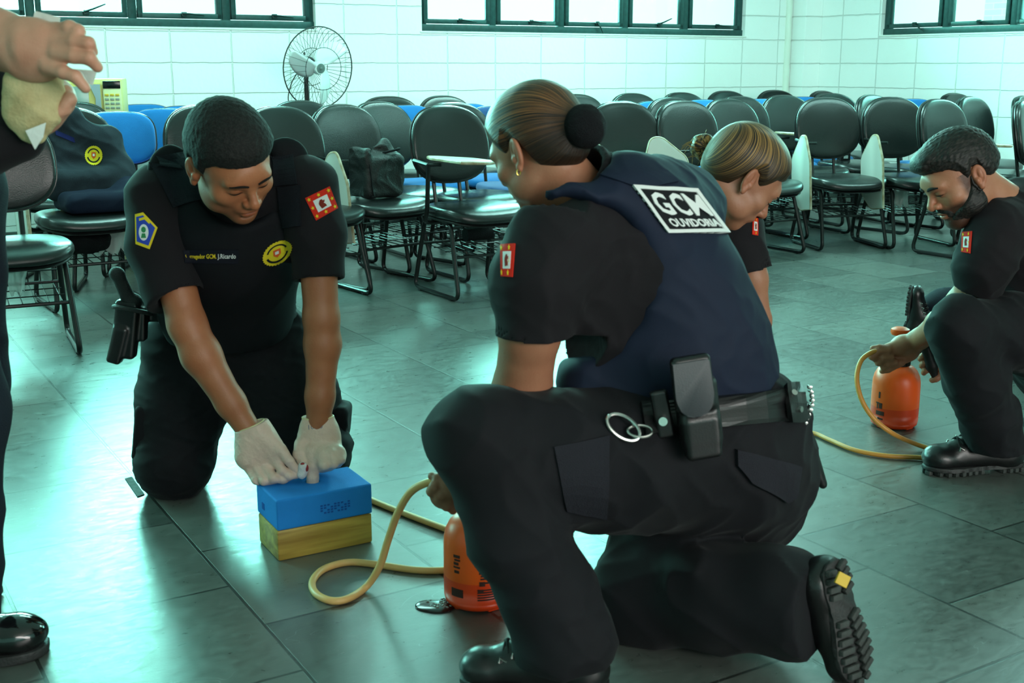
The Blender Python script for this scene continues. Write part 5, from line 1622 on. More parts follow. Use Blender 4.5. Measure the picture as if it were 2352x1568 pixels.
hh.ell((0, .066, .098), (.048, .030, .018), .02); hh.ell((0, .086, .084), (.038, .015, .013), .012)
V_, Q_ = hh.mesh(.0024)
M_hairB = hair_mat('short_black_hair', rgb(13, 13, 12), rgb(40, 36, 32), (200, 60, 200), .55)
o = np_mesh('hair', [(apply_M(V_, bM), Q_)], M_hairB, B_, [white(V_)]); set_flow(o, V_)
bd = head_sdf()
def beard_fn(F, X, Y, Z):
    zl = np.interp(np.broadcast_to(Y, F.shape), [-.014, .006, .016, .034, .055, .075, .088, .12], [.012, .006, -.022, -.038, -.052, -.064, -.076, -.080])
    m1 = np.maximum(np.maximum(Z - zl, -.012 - Y), -.135 - Z)
    ms = (np.sqrt((X / .031) ** 2 + ((Z + .0475 + 6 * X * X) / .0075) ** 2 + ((Y - .090) / .030) ** 2) - 1) * .0075
    gt = (np.sqrt(((np.abs(X) - .026) / .008) ** 2 + ((Z + .064) / .018) ** 2 + ((Y - .075) / .03) ** 2) - 1) * .008
    q = np.minimum(np.minimum(m1, ms), gt)
    lip = (np.sqrt((X / .022) ** 2 + ((Z + .0605) / .0095) ** 2) - 1) * .0095
    q = np.maximum(q, np.where(Y > .05, -lip, -1))
    th = .0045 * np.clip(-q / .006, 0, 1) + .0008 * np.sin(X * 620 + 2 * np.sin(Z * 240)) * np.sin(Z * 520 + Y * 260)
    q = np.maximum(q, np.abs(X) - .0745)
    return np.maximum(F - th, q)
bd.fn(beard_fn)
V_, Q_ = bd.mesh(.0018)
o = np_mesh('beard', [(apply_M(V_, bM), Q_)], M_hairB, B_, [white(V_)]); set_flow(o, V_)
face_hair(B_, hV, hQ, bM, M_brow, t=.0042)
sh = Sdf()
sh.chain([P(2350, 520, 3.32), P(2400, 640, 3.36), P(2450, 780, 3.42)], [.135, .160, .165], .06)
sh.cone(P(2300, 520, 3.22), P(2420, 500, 3.48), .078, .075, .06)
sh.chain([P(2290, 530, 3.19), P(2262, 600, 3.18), P(2248, 655, 3.20)], [.076, .073, .066], .04)
sh.chain([P(2420, 530, 3.5), P(2350, 620, 3.62)], [.07, .065], .04)
sh.ell(P(2312, 468, 3.28), (.078, .082, .050), .02)
sh.fn(wrinkle(.006, 30, 9)); sh.fn(wrinkle(.003, 70, 2))
sh.cone(nkp := P(2300, 480, 3.27), P(2240, 400, 3.25), .062, .058, .008, 'sub')
sh.cut(P(2246, 668, 3.20), P(2212, 720, 3.22) - P(2262, 600, 3.18), .10)
sh.cone(P(2242, 672, 3.20), P(2215, 720, 3.22), .055, .055, .003, 'sub')
shb = np_mesh('shirt', [sh.mesh(.005)], M_shirt, B_)
D = Decal([shb]); flag_patch(D, (2211, 533), (2233, 531), (2229, 582), (2209, 579), shb, [(.15, .13), (.7, .12), (.75, .5), (.15, .87), (.7, .88)])
tr = Sdf()
tr.ell(P(2470, 830, 3.42), (.18, .17, .15), 0)
tr.chain([P(2430, 800, 3.36), P(2320, 760, 3.20), P(2215, 752, 3.09)], [.120, .098, .075], .05)
tr.ell(P(2195, 745, 3.08), (.066, .065, .075), .03)
tr.chain([P(2205, 765, 3.09), P(2245, 880, 3.14), P(2275, 960, 3.17), P(2292, 1030, 3.19)], [.078, .078, .074, .076], .03)
tr.chain([P(2480, 850, 3.5), P(2420, 980, 3.62)], [.12, .085], .05); tr.chain([P(2420, 985, 3.62), P(2600, 985, 3.45)], [.08, .065], .03)
tr.fn(wrinkle(.008, 28, 6)); tr.fn(wrinkle(.004, 60, 3)); tr.cut(P(2290, 1034, 3.19), (0, 0, -1), .13); tr.cut((0, 3, .004), (0, 0, -1))
trb = np_mesh('trousers', [tr.mesh(.0055)], M_trous, B_)
tt = G(2122, 1088); lace_boot(B_, tt, tt + Vector((.288, .045, 0)), shaft=.13)

# ================================================================== PERSON SEATED BEHIND HIM, ONE BOOT POINTING UP
S_ = person((2.0, 4.9, 0), 'person mostly hidden behind the bearded man, upright black boot and navy vest showing')
s = Sdf(); s.chain([P(2400, 470, 4.55), P(2440, 640, 4.7)], [.10, .12], .05); s.chain([P(2440, 690, 4.75), P(2290, 690, 4.85), P(2140, 715, 4.95)], [.07, .05, .04], .04)
s.cone(P(2400, 430, 4.5), P(2395, 350, 4.5), .05, .05, .03)
s.chain([P(2440, 690, 4.75), P(2440, 720, 4.45), P(2560, 740, 4.3)], [.07, .05, .04], .04)
q = s.mesh(.012); pieces = [q]; cols = [white(q[0])]
hs = head_sdf(); sM = frame(P(2440, 330, 4.5), (-.8, -.2, -.4), (-.3, 0, .9)); hs.cone((0, -.03, -.045), sM.inverted() @ P(2405, 440, 4.52), .05, .055, .03)
V_, Q_ = hs.mesh(.004); pieces.append((apply_M(V_, sM), Q_)); cols.append(skin_tint(V_)); np_mesh('body', pieces, M_skinB, S_, cols)
hh = hairline_hair(None, .011, [(-.12, -.05), (-.03, -.03), (-.024, .01), (.004, .01), (.02, .0), (.03, .03), (.05, .055), (.12, .06)]); V_, Q_ = hh.mesh(.004)
o = np_mesh('hair', [(apply_M(V_, sM), Q_)], M_hairK, S_, [white(V_)]); set_flow(o, V_)
s = Sdf(); s.chain([P(2415, 470, 4.55), P(2445, 560, 4.62), P(2460, 660, 4.72)], [.15, .17, .16], .05); s.cone(P(2350, 455, 4.4), P(2500, 460, 4.7), .08, .08, .05)
s.fn(wrinkle(.006, 26, 2)); np_mesh('vest', [s.mesh(.008)], M_vestN, S_)
s = Sdf(); s.chain([P(2460, 690, 4.75), P(2300, 685, 4.85), P(2170, 705, 4.93), P(2135, 722, 4.95)], [.12, .088, .072, .068], .04); s.chain([P(2460, 700, 4.7), P(2420, 730, 4.4), P(2560, 745, 4.25)], [.12, .08, .07], .04)
s.fn(wrinkle(.006, 30, 1)); s.cut((0, 4, .003), (0, 0, -1)); np_mesh('trousers', [s.mesh(.007)], mat('navy_trousers', rgb(20, 27, 38), .8, bump=.3, bscale=400), S_)
hl = P(2082, 770, 4.93); hl.z = .012
tp = P(2088, 655, 4.90)
lace_boot(S_, tp, hl + Vector((-.015, 0, .0)), up=Vector((.86, -.45, .05)), h=.004)

# ================================================================== STANDING PERSON AT THE LEFT EDGE
L_ = person((-1.0, 2.12, 0), 'person standing at the left edge, hands on a pale yellow bundle, polished black shoe')
pieces = []; cols = []
s = Sdf()
s.chain([P(-260, -60, 2.02), P(-120, 40, 1.98), P(-10, 88, 1.94), P(38, 104, 1.92)], [.055, .052, .043, .038], .02)
s.chain([P(38, 104, 1.92), P(82, 116, 1.90), P(106, 122, 1.90)], [.039, .040, .034], .02, flat=((.1, 1, .1), .5))
s.chain([P(60, 90, 1.90), P(105, 84, 1.89), P(132, 76, 1.885)], [.024, .018, .0125], .012)
s.chain([P(60, 98, 1.89), P(134, 98, 1.88)], [.022, .0130], .010); s.chain([P(60, 118, 1.89), P(132, 122, 1.88)], [.022, .0128], .010)
s.chain([P(60, 138, 1.91), P(112, 152, 1.885)], [.026, .0125], .014)
fingers(s, [
    ([P(132, 72, 1.885), P(160, 64, 1.87), P(180, 72, 1.865), P(184, 86, 1.88)], [.0125, .0112, .0105, .0085]),
    ([P(134, 98, 1.875), P(172, 95, 1.86), P(203, 100, 1.855), P(212, 118, 1.865)], [.0125, .0112, .0105, .0088]),
    ([P(132, 124, 1.87), P(170, 129, 1.855), P(206, 134, 1.85), P(224, 154, 1.86)], [.0122, .0108, .0102, .0085]),
    ([P(112, 154, 1.875), P(146, 166, 1.86), P(174, 176, 1.855), P(196, 202, 1.86)], [.0118, .0104, .0098, .0082])])
q = s.mesh(.0024); pieces.append(q); cols.append(white(q[0]))
s = Sdf()
s.chain([P(-250, 300, 1.98), P(-60, 330, 1.99), P(40, 300, 1.99), P(95, 255, 1.985)], [.045, .040, .034, .030], .02)
s.chain([P(95, 255, 1.985), P(125, 225, 1.975)], [.036, .034], .015)
fingers(s, [
    ([P(130, 215, 1.97), P(152, 212, 1.95), P(160, 228, 1.935), P(150, 240, 1.93)], [.012, .0115, .011, .009]),
    ([P(126, 232, 1.96), P(146, 236, 1.945), P(148, 250, 1.935), P(138, 256, 1.93)], [.012, .0115, .0105, .009]),
    ([P(112, 246, 1.955), P(130, 256, 1.945), P(130, 264, 1.935), P(120, 266, 1.93)], [.0115, .011, .010, .009]),
    ([P(100, 230, 1.96), P(112, 214, 1.945), P(120, 205, 1.935)], [.013, .012, .010]),
    ([P(106, 258, 1.96), P(118, 268, 1.945), P(112, 272, 1.935)], [.011, .010, .009])])
q = s.mesh(.003); pieces.append(q); cols.append(white(q[0]))
bx_ = -1.088
s = Sdf(); s.chain([Vector((bx_, 2.2, .92)), Vector((bx_, 2.2, 1.38)), Vector((bx_, 2.2, 1.52))], [.10, .12, .05], .05)
s.cone(Vector((bx_, 2.02, 1.38)), Vector((bx_, 2.38, 1.38)), .05, .05, .04)
s.chain([Vector((bx_, 2.02, 1.38)), Vector((bx_ - .06, 1.94, 1.22)), P(-250, -40, 2.02)], [.045, .045, .045], .03)
s.chain([Vector((bx_, 2.38, 1.38)), Vector((bx_ - .04, 2.36, 1.12)), P(-250, 300, 1.98)], [.045, .04, .04], .03)
s.chain([Vector((bx_, 2.12, .9)), Vector((bx_ + .0, 2.10, .5)), Vector((bx_, 2.12, .08))], [.07, .05, .04], .04)
s.chain([Vector((bx_, 2.30, .9)), Vector((bx_ + .0, 2.32, .5)), Vector((bx_ - .1, 2.34, .08))], [.07, .05, .04], .04)
q = s.mesh(.012); pieces.append(q); cols.append(white(q[0]))
hs = head_sdf(); lM = frame(Vector((bx_ + .05, 2.18, 1.66)), (.85, -.1, -.45), (.3, 0, .9)); hs.cone((0, -.03, -.045), lM.inverted() @ Vector((bx_, 2.2, 1.48)), .055, .06, .03)
V_, Q_ = hs.mesh(.004); pieces.append((apply_M(V_, lM), Q_)); cols.append(skin_tint(V_))
np_mesh('body', pieces, mat_ := skin_mat('pale_pink_skin', rgb(196, 142, 118)), L_, cols)
hh = hairline_hair(None, .011, [(-.12, -.05), (-.03, -.03), (-.024, .01), (.004, .01), (.02, .0), (.03, .03), (.05, .055), (.12, .06)]); V_, Q_ = hh.mesh(.004)
o = np_mesh('hair', [(apply_M(V_, lM), Q_)], M_hairK, L_, [white(V_)]); set_flow(o, V_)
s = Sdf(); s.chain([Vector((bx_, 2.2, .98)), Vector((bx_, 2.2, 1.36))], [.13, .15], .05); s.cone(Vector((bx_, 2.0, 1.38)), Vector((bx_, 2.40, 1.38)), .075, .075, .06)
s.chain([Vector((bx_, 2.0, 1.38)), Vector((bx_ - .05, 1.93, 1.25))], [.072, .066], .04); s.chain([Vector((bx_, 2.40, 1.38)), Vector((bx_ - .03, 2.37, 1.18))], [.072, .066], .04)
s.ell(P(-22, 230, 2.10), (.055, .07, .095), .05); s.chain([Vector((bx_ - .03, 2.37, 1.18)), P(-250, 300, 1.98), P(-60, 330, 1.99), P(38, 306, 1.985)], [.066, .060, .052, .046], .04)
s.fn(wrinkle(.006, 26, 2)); np_mesh('shirt', [s.mesh(.008)], M_shirt, L_)
s = Sdf(); s.ell(Vector((bx_, 2.21, .93)), (.13, .17, .12), 0)
s.chain([Vector((bx_ + .02, 2.13, .88)), Vector((bx_ + .060, 2.12, .50)), Vector((bx_ + .022, 2.13, .09))], [.105, .088, .078], .04)
s.chain([Vector((bx_, 2.31, .88)), Vector((bx_ - .02, 2.33, .50)), Vector((bx_ - .1, 2.34, .09))], [.105, .085, .08], .04)
s.fn(wrinkle(.007, 24, 5)); s.cut((0, 2, .045), (0, 0, -1)); np_mesh('trousers', [s.mesh(.008)], mat('navy_trousers', rgb(20, 27, 38), .8), L_)
# polished shoe
def plain_shoe(parent, toe, heel):
    ax = toe - heel; f = ax.normalized(); u = Vector((0, 0, 1)); r = f.cross(u); M3 = Matrix(((f.x, r.x, u.x), (f.y, r.y, u.y), (f.z, r.z, u.z))); M = M3.to_4x4(); M.translation = heel
    s = Sdf(); s.cone((.045, 0, .045), (.22, 0, .042), .041, .046, 0, flat=((0, 0, 1), .85)); s.ell((.235, 0, .044), (.052, .046, .034), .02); s.cone((.05, 0, .05), (.05, 0, .10), .042, .044, .03); s.cone((.06, 0, .08), (.16, 0, .062), .034, .036, .03)
    s.cut((0, 0, .018), (0, 0, -1)); V, Q = s.mesh(.003); b = np_mesh('shoe', [(apply_M(V, M), Q)], mat('polished_black_leather', rgb(12, 13, 14), .12, spec=.6, coat=.4)); attach(b, parent)
    xs = np.linspace(.0, .285, 22); w_ = np.interp(xs, [0, .02, .06, .12, .2, .24, .27, .285], [.014, .034, .041, .038, .048, .048, .034, .012])
    mb = MB(); mb.prism([(x, w + .003) for x, w in zip(xs, w_)] + [(x, -w - .003) for x, w in zip(xs[::-1], w_[::-1])], .018, M @ Matrix.Translation((0, 0, .012)), bev=.003)
    so = mb.build('sole', M_rubber, None, auto=50); attach(so, b)
tt = G(118, 1492); plain_shoe(L_, tt, tt + Vector((-.275, -.085, 0)))
t2 = Vector((bx_ - .02, 2.40, 0)); plain_shoe(L_, t2, t2 + Vector((-.28, -.03, 0)))
# ================================================================== PROPS
# --- blocks
bu = Vector((math.cos(math.radians(29.8)), math.sin(math.radians(29.8)), 0)); bv = Vector((-bu.y, bu.x, 0))
b0 = G(640, 1290); bc = b0 + bu * .118 + bv * .070
Rb = math.radians(29.8)
def wood_mat():
    m = bpy.data.materials.new('varnished_pine'); m.use_nodes = True
    nt = m.node_tree; b = nt.nodes['Principled BSDF']; L = nt.links.new
    tc = nt.nodes.new('ShaderNodeTexCoord'); mp = nt.nodes.new('ShaderNodeMapping'); mp.inputs['Scale'].default_value = (2.2, 22, 30)
    L(tc.outputs['Object'], mp.inputs[0])
    n = nt.nodes.new('ShaderNodeTexNoise'); n.inputs['Scale'].default_value = 1.6; n.inputs['Detail'].default_value = 6; n.inputs['Distortion'].default_value = .6
    L(mp.outputs[0], n.inputs['Vector'])
    cr = nt.nodes.new('ShaderNodeValToRGB'); cr.color_ramp.elements[0].position = .32; cr.color_ramp.elements[0].color = rgb(148, 112, 42)
    cr.color_ramp.elements[1].position = .62; cr.color_ramp.elements[1].color = rgb(200, 166, 78)
    L(n.outputs[0], cr.inputs[0]); L(cr.outputs[0], b.inputs['Base Color']); b.inputs['Roughness'].default_value = .45
    return m
mb = MB(); mb.box((0, 0, .0375), (.236, .140, .075), bev=.005)
o = mb.build('wooden_block', wood_mat()); o.location = bc; o.rotation_euler = (0, 0, Rb); tag(o, 'varnished pine block on the floor under the blue foam block', 'block')
fb = Sdf(); fb.box((0, 0, .0375), (.118, .074, .0372), None, .004)
Mi = Matrix.Rotation(-Rb, 4, 'Z') @ Matrix.Translation(-(bc + Vector((0, 0, .0755))))
hole = Mi @ G(718, 1104, .1505)
fb.cone((hole.x, hole.y, .04), (hole.x, hole.y, .09), .0165, .0165, .002, 'sub')
V_, Q_ = fb.mesh(.0022)
# bevel the long edges
def chamf(V):
    V = V.copy(); return V
o = np_mesh('foam_block', [(V_, Q_)], mat('blue_foam', rgb(36, 136, 224), .75, bump=.25, bscale=500, nscale=14, namt=.08)); o.location = bc + Vector((0, 0, .0755)); o.rotation_euler = (0, 0, Rb)
tag(o, 'blue foam block with a round finger hole, stacked on the wooden block', 'block')
fbo = o
mb = MB()
for i in range(9):
    for j in range(4):
        if (i * 7 + j * 5) % 4 != 0: mb.box((-.01 + i * .0085 - .0, -.0745, .024 + j * .0062), (.0055, .0012, .0036))
o = mb.build('faded_print', mat('faded_blue_ink', rgb(26, 84, 168), .8), fbo, smooth=False)
mb = MB()
for k in range(3): mb.box((-.1185, .03 - k * .0052, .03), (.0012, .0053, .016))
o = mb.build('faded_mark', mat('faded_blue_ink', rgb(26, 84, 168), .8), fbo, smooth=False)
# gauze between the fingers
s = Sdf(); c = P(696, 1078, 2.705); s.ell(c, (.013, .012, .018), 0); s.ell(c + Vector((-.004, -.004, -.012)), (.010, .009, .010), .006); s.ell(c + Vector((.003, -.003, .010)), (.010, .009, .008), .005)
s.fn(wrinkle(.0014, 170, 1)); q = s.mesh(.0014)
o = np_mesh('gauze', [q], mat('white_gauze', rgb(232, 224, 222), .9, bump=.4, bscale=500)); 
c_ = q[0].mean(0); tag(o, 'small wad of bloodied white gauze pinched over the blue block', 'gauze')
s = Sdf(); s.ell(c + Vector((.009, -.006, .006)), (.0055, .004, .010), 0); s.ell(c + Vector((.001, -.006, .016)), (.006, .004, .0035), .003); q = s.mesh(.0014); st_ = np_mesh('blood_stain', [q], mat('fake_blood_cloth', rgb(150, 40, 40), .6)); attach(st_, o)

# --- sprayers
M_or = mat('orange_plastic', rgb(255, 98, 28), .38, spec=.5, nscale=3, namt=.05)
M_or2 = mat('orange_plastic_filled', rgb(232, 66, 20), .38, spec=.5)
M_cap = mat('black_cap', rgb(16, 17, 20), .5)
M_ink = mat('black_print', rgb(60, 22, 12), .6)
def sprayer(base, rz, label, printing):
    root = empty('pressure_sprayer', base, rz); tag(root, label, 'sprayer')
    prof = [(.050, .004), (.064, .004), (.071, .010), (.0735, .022)]
    fill = [(.0735, .022), (.0738, .050), (.0740, .068)]
    up = [(.0740, .068), (.0738, .10), (.0735, .135), (.0725, .150), (.069, .166), (.061, .182), (.050, .193), (.038, .199), (.034, .201)]
    mb = MB(); mb.lathe(prof + fill, 48); body = mb.build('filled_base', M_or2, root)
    mb = MB(); mb.lathe([(.0735, .066)] + up, 48); mb.build('tank', M_or, root)
    for k in range(4):
        a = k * PI / 2 + .6; mb = MB(); mb.box((.052 * math.cos(a), .052 * math.sin(a), .008), (.026, .034, .016), Matrix.Rotation(a, 3, 'Z'), bev=.005); mb.build('foot', M_or2, root)
    mb = MB(); mb.lathe([(.036, .196), (.037, .200), (.037, .214), (.033, .218), (.031, .232), (.026, .242), (.022, .250), (.019, .256)], 32)
    for k in range(18):
        a = 2 * PI * k / 18; mb.box((.0365 * math.cos(a), .0365 * math.sin(a), .207), (.004, .004, .013), Matrix.Rotation(a, 3, 'Z'))
    cap = mb.build('cap', M_cap, root)
    mb = MB(); mb.tube([(0, 0, .252), (0, 0, .300)], .0085, 14)
    mb.lathe([(.010, .292), (.026, .296), (.030, .304), (.028, .314), (.018, .319), (.004, .320)], 28)
    mb.build('pump_handle', M_or, root)
    mb = MB(); mb.tube(rounded([(.030, 0, .232), (.052, 0, .240), (.075, 0, .238)], .01), .008, 10); mb.build('outlet', M_cap, root)
    if printing:
        def strip(rows, a0):
            mb = MB()
            for (ang, z, w_, h_) in rows:
                a = a0 + ang; n = max(1, int(w_ / .006))
                for i in range(n):
                    aa = a + (i - (n - 1) / 2) * (w_ / n) / .0745
                    mb.box((.0741 * math.cos(aa), .0741 * math.sin(aa), z), (.0012, w_ / n * 1.02, h_), Matrix.Rotation(aa, 3, 'Z'))
            return mb
        for rows, a0 in printing:
            bars = [r for r in rows if r[3] > .009 and r[2] > .015]; rest = [r for r in rows if r not in bars]
            for b_ in bars: strip([b_], a0).build('printed_bar', M_ink, root, smooth=False)
            strip(rest, a0).build('printed_label', M_ink, root, smooth=False)
    return root
rg = random.Random(3)
def smudge(cx, cz, w_, h_, n):
    out = []
    for i in range(n):
        out.append((cx + rg.uniform(-.5, .5) * w_ / .074 * .6, cz + rg.uniform(-.5, .5) * h_, rg.uniform(.004, .012), rg.uniform(.002, .0045)))
    return out
# angles measured around the tank; -pi/2 faces the camera
front = -PI / 2
pr3 = [([(-.62, .045, .030, .018), (-.62, .092, .012, .006), (-.62, .102, .016, .004), (-.64, .110, .012, .006), (-.60, .118, .014, .004), (-.62, .126, .016, .006)], front),
       ([(.22, .128, .014, .006), (.20, .121, .010, .004)] + [(.28 + .02 * (k % 3), .112 - .0062 * k, .030 + .004 * (k % 2), .0034) for k in range(6)] + [(.14, .070, .012, .010), (.42, .072, .034, .004), (.10, .054, .012, .008)] + [(.34, .056 - .0055 * k, .050, .003) for k in range(5)], front)]
sp3 = sprayer(G(1098, 1392) + Vector((0, .03, 0)), 0, 'orange pressure sprayer beside the puddle, partly behind the kneeling woman\'s shin', pr3)
pr5 = [([(-.95, .052, .030, .013), (-.98, .076, .006, .018), (-.90, .076, .006, .018), (-.94, .082, .012, .004), (-1.1, .084, .012, .004), (-1.1, .074, .004, .018), (-.9, .034, .016, .005), (-1.02, .11, .006, .02), (-1.0, .035, .008, .005)], front)]
sp5 = sprayer(G(2062, 985) + Vector((0, .045, 0)), 0, 'orange pressure sprayer standing under the bearded man\'s hands', pr5)
# black trigger lance in the bearded man's right hand
s = Sdf(); s.chain([P(2128, 800, 3.56), P(2140, 840, 3.56), P(2150, 872, 3.565)], [.017, .016, .009], .01, flat=((0, 1, 0), .7)); s.cone(P(2128, 800, 3.56), P(2108, 790, 3.56), .010, .008, .006)
o = np_mesh('spray_trigger', [s.mesh(.003)], M_cap); tag(o, 'black spray trigger held in the bearded man\'s lower hand', 'sprayer trigger')

# --- hoses
M_hose = mat('tan_latex_hose', rgb(228, 178, 112), .45, nscale=10, namt=.08)
M_hose2 = mat('amber_latex_hose', rgb(212, 146, 66), .42, nscale=10, namt=.08)
r_ = .0082
def fl(x, y, z=r_): return G(x, y, z)
pts = [P(1012, 1106, 2.29), P(985, 1107, 2.30), P(945, 1128, 2.32), P(915, 1175, 2.36), P(893, 1235, 2.395), P(872, 1300, 2.415), fl(842, 1346, .012), fl(800, 1374), fl(760, 1379), fl(725, 1362), fl(718, 1334), fl(745, 1306), fl(800, 1291), fl(866, 1296), fl(950, 1308), fl(1018, 1309), fl(1090, 1300), fl(1140, 1270), fl(1120, 1240), fl(1060, 1226), fl(1015, 1211), fl(940, 1183), fl(862, 1152), fl(820, 1130), fl(790, 1105), fl(800, 1088)]
mb = MB(); mb.tube(catmull(pts, 7), r_, 12)
o = mb.build('latex_hose', M_hose); tag(o, 'tan latex hose looping over the floor from the woman\'s hand to the blocks', 'hose')
pts = [P(2022, 806, 3.475), P(2004, 808, 3.46), P(1978, 828, 3.44), P(1968, 870, 3.41), P(1980, 920, 3.38), P(2008, 962, 3.36), P(2050, 995, 3.35), fl(2100, 1018, .02), fl(2150, 1034), fl(2210, 1046), fl(2240, 1060), fl(2190, 1062), fl(2118, 1051), fl(2040, 1047), fl(1965, 1034), fl(1905, 1010), fl(1866, 994), fl(1800, 985), fl(1740, 1000), fl(1690, 1030)]
mb = MB(); mb.tube(catmull(pts, 7), .0072, 12)
o = mb.build('latex_hose', M_hose2); tag(o, 'amber latex hose curving from the bearded man\'s hand past his boot', 'hose')

# --- puddle of fake blood
s = Sdf(); pc = G(1000, 1393)
for dx, dy, rx, ry in ((0, 0, .034, .030), (-.022, .004, .022, .024), (.030, .012, .024, .020), (.012, -.016, .022, .016), (.05, .02, .02, .014)):
    s.ell(pc + Vector((dx, dy, -.001)), (rx, ry, .0042), .01)
s.cut((0, 0, .0004), (0, 0, -1))
o = np_mesh('puddle', [s.mesh(.0018)], mat('dark_red_liquid', rgb(30, 8, 9), .16, spec=.5)); tag(o, 'small dark red bubbly puddle beside the orange sprayer', 'puddle')
pud = o; mb = MB(); rg = random.Random(9)
for k in range(70):
    a = rg.uniform(0, 2 * PI); q = math.sqrt(rg.random()) * .028; r = rg.uniform(.0015, .0060)
    c = pc + Vector((.012 + q * math.cos(a) * 1.3, .006 + q * math.sin(a) * .9, .0030))
    if k % 3 == 0 and c.x < pc.x - .01: continue
    mb.lathe([(r, 0), (r * .94, r * .35), (r * .7, r * .7), (r * .3, r * .95), (r * .02, r)], 10, Matrix.Translation(c))
o = mb.build('foam_bubbles', mat('clear_bubble', rgb(110, 104, 100), .12, spec=.8), None); o['kind'] = 'stuff'; attach(o, pud)

# --- pale bundle in the standing person's hands
s = Sdf()
s.chain([P(94, 112, 1.93), P(88, 150, 1.93), P(78, 210, 1.93), P(74, 260, 1.93), P(76, 306, 1.93)], [.028, .032, .035, .034, .018], .02, flat=((0, 1, 0), .6))
s.fn(wrinkle(.004, 50, 2)); s.fn(wrinkle(.0012, 150, 4))
o = np_mesh('wrapped_bundle', [s.mesh(.0028)], mat('pale_yellow_gauze', rgb(206, 196, 150), .85, nscale=16, namt=.2, c2=rgb(176, 160, 116), bump=.25, bscale=200)); tag(o, 'pale yellow gauze bundle in white paper held by the person at the left edge', 'bundle')
M_paper = mat('white_paper', rgb(218, 226, 220), .7, bump=.2, bscale=60)
mb = MB(); a, b_, c, d = P(80, 25, 1.915), P(137, 40, 1.915), P(132, 78, 1.925), P(70, 66, 1.925)
e = Vector((0, .003, 0)); mb.add([a, b_, c, d, a + e, b_ + e, c + e, d + e], [(0, 1, 2, 3), (7, 6, 5, 4), (0, 4, 5, 1), (1, 5, 6, 2), (2, 6, 7, 3), (3, 7, 4, 0)])
p_ = mb.build('paper_wrap', M_paper, None, smooth=False); attach(p_, o)
mb = MB(); a, b_, c, d = P(58, 300, 1.90), P(104, 282, 1.90), P(98, 315, 1.905), P(80, 343, 1.91); mb.add([a, b_, c, d, a + e, b_ + e, c + e, d + e], [(0, 1, 2, 3), (7, 6, 5, 4), (0, 4, 5, 1), (1, 5, 6, 2), (2, 6, 7, 3), (3, 7, 4, 0)])
p_ = mb.build('paper_tip', M_paper, None, smooth=False); attach(p_, o)
mb = MB(); a, b_, c, d = P(165, 158, 1.93), P(222, 162, 1.93), P(212, 196, 1.935), P(178, 182, 1.935); mb.add([a, b_, c, d, a + e, b_ + e, c + e, d + e], [(0, 1, 2, 3), (7, 6, 5, 4), (0, 4, 5, 1), (1, 5, 6, 2), (2, 6, 7, 3), (3, 7, 4, 0)])
p_ = mb.build('paper_fold', M_paper, None, smooth=False); attach(p_, o)

# --- worn strip on the floor by the kneeling knee
a, b_, c, d = G(287, 1100), G(303, 1096), G(332, 1136), G(316, 1142)
mb = MB(); z = Vector((0, 0, .0025)); mb.add([a, b_, c, d, a + z, b_ + z, c + z, d + z], [(3, 2, 1, 0), (4, 5, 6, 7), (0, 1, 5, 4), (1, 2, 6, 5), (2, 3, 7, 6), (3, 0, 4, 7)])
o = mb.build('floor_tape', mat('worn_grey_tape', rgb(70, 78, 74), .7, nscale=60, namt=.5), None, smooth=False); tag(o, 'short worn grey strip stuck on the floor left of the kneeling man', 'tape')

# --- pedestal fan
fan = empty('pedestal_fan', (0, 0, 0)); fc = P(731, 156, 8.0)
fdir = Vector((.66, -.74, -.10)).normalized()
fr_ = Vector((0, 0, 1)).cross(fdir).normalized(); fu = fdir.cross(fr_)
MF = Matrix(((fr_.x, fu.x, fdir.x), (fr_.y, fu.y, fdir.y), (fr_.z, fu.z, fdir.z))).to_4x4(); MF.translation = fc
base = fc - fdir * .13
fan.location = (base.x, base.y, 0); tag(fan, 'pedestal fan with white blades and black wire cage by the wall', 'fan')
M_wire = mat('dark_cage_wire', rgb(46, 52, 52), .4, .4)
RC = .262
def ringpts(r, z, n=40): return [MF @ Vector((r * math.cos(2 * PI * k / n), r * math.sin(2 * PI * k / n), z)) for k in range(n)]
mb = MB(); mb.tube(ringpts(RC, 0), .0042, 6, closed=True); mb.tube(ringpts(.12, -.075), .0022, 5, closed=True)
for k in range(48):
    a = 2 * PI * k / 48; c, s_ = math.cos(a), math.sin(a)
    mb.tube([MF @ Vector((c * r, s_ * r, z)) for r, z in ((.045, -.085), (.12, -.078), (.20, -.06), (.245, -.035), (RC, 0))], .0014, 4, caps=False)
o = mb.build('rear_cage', M_wire, None); attach(o, fan)
mb = MB(); mb.tube(ringpts(.135, .062), .0020, 5, closed=True)
for k in range(30):
    a = 2 * PI * (k + .5) / 30; c, s_ = math.cos(a), math.sin(a)
    mb.tube([MF @ Vector((c * r, s_ * r, z)) for r, z in ((.13, .063), (.20, .050), (.245, .030), (RC, 0))], .0010, 4, caps=False)
o = mb.build('front_cage', M_wire, None); attach(o, fan)
M_blade = mat('milky_white_blade', rgb(220, 230, 228), .35, spec=.5)
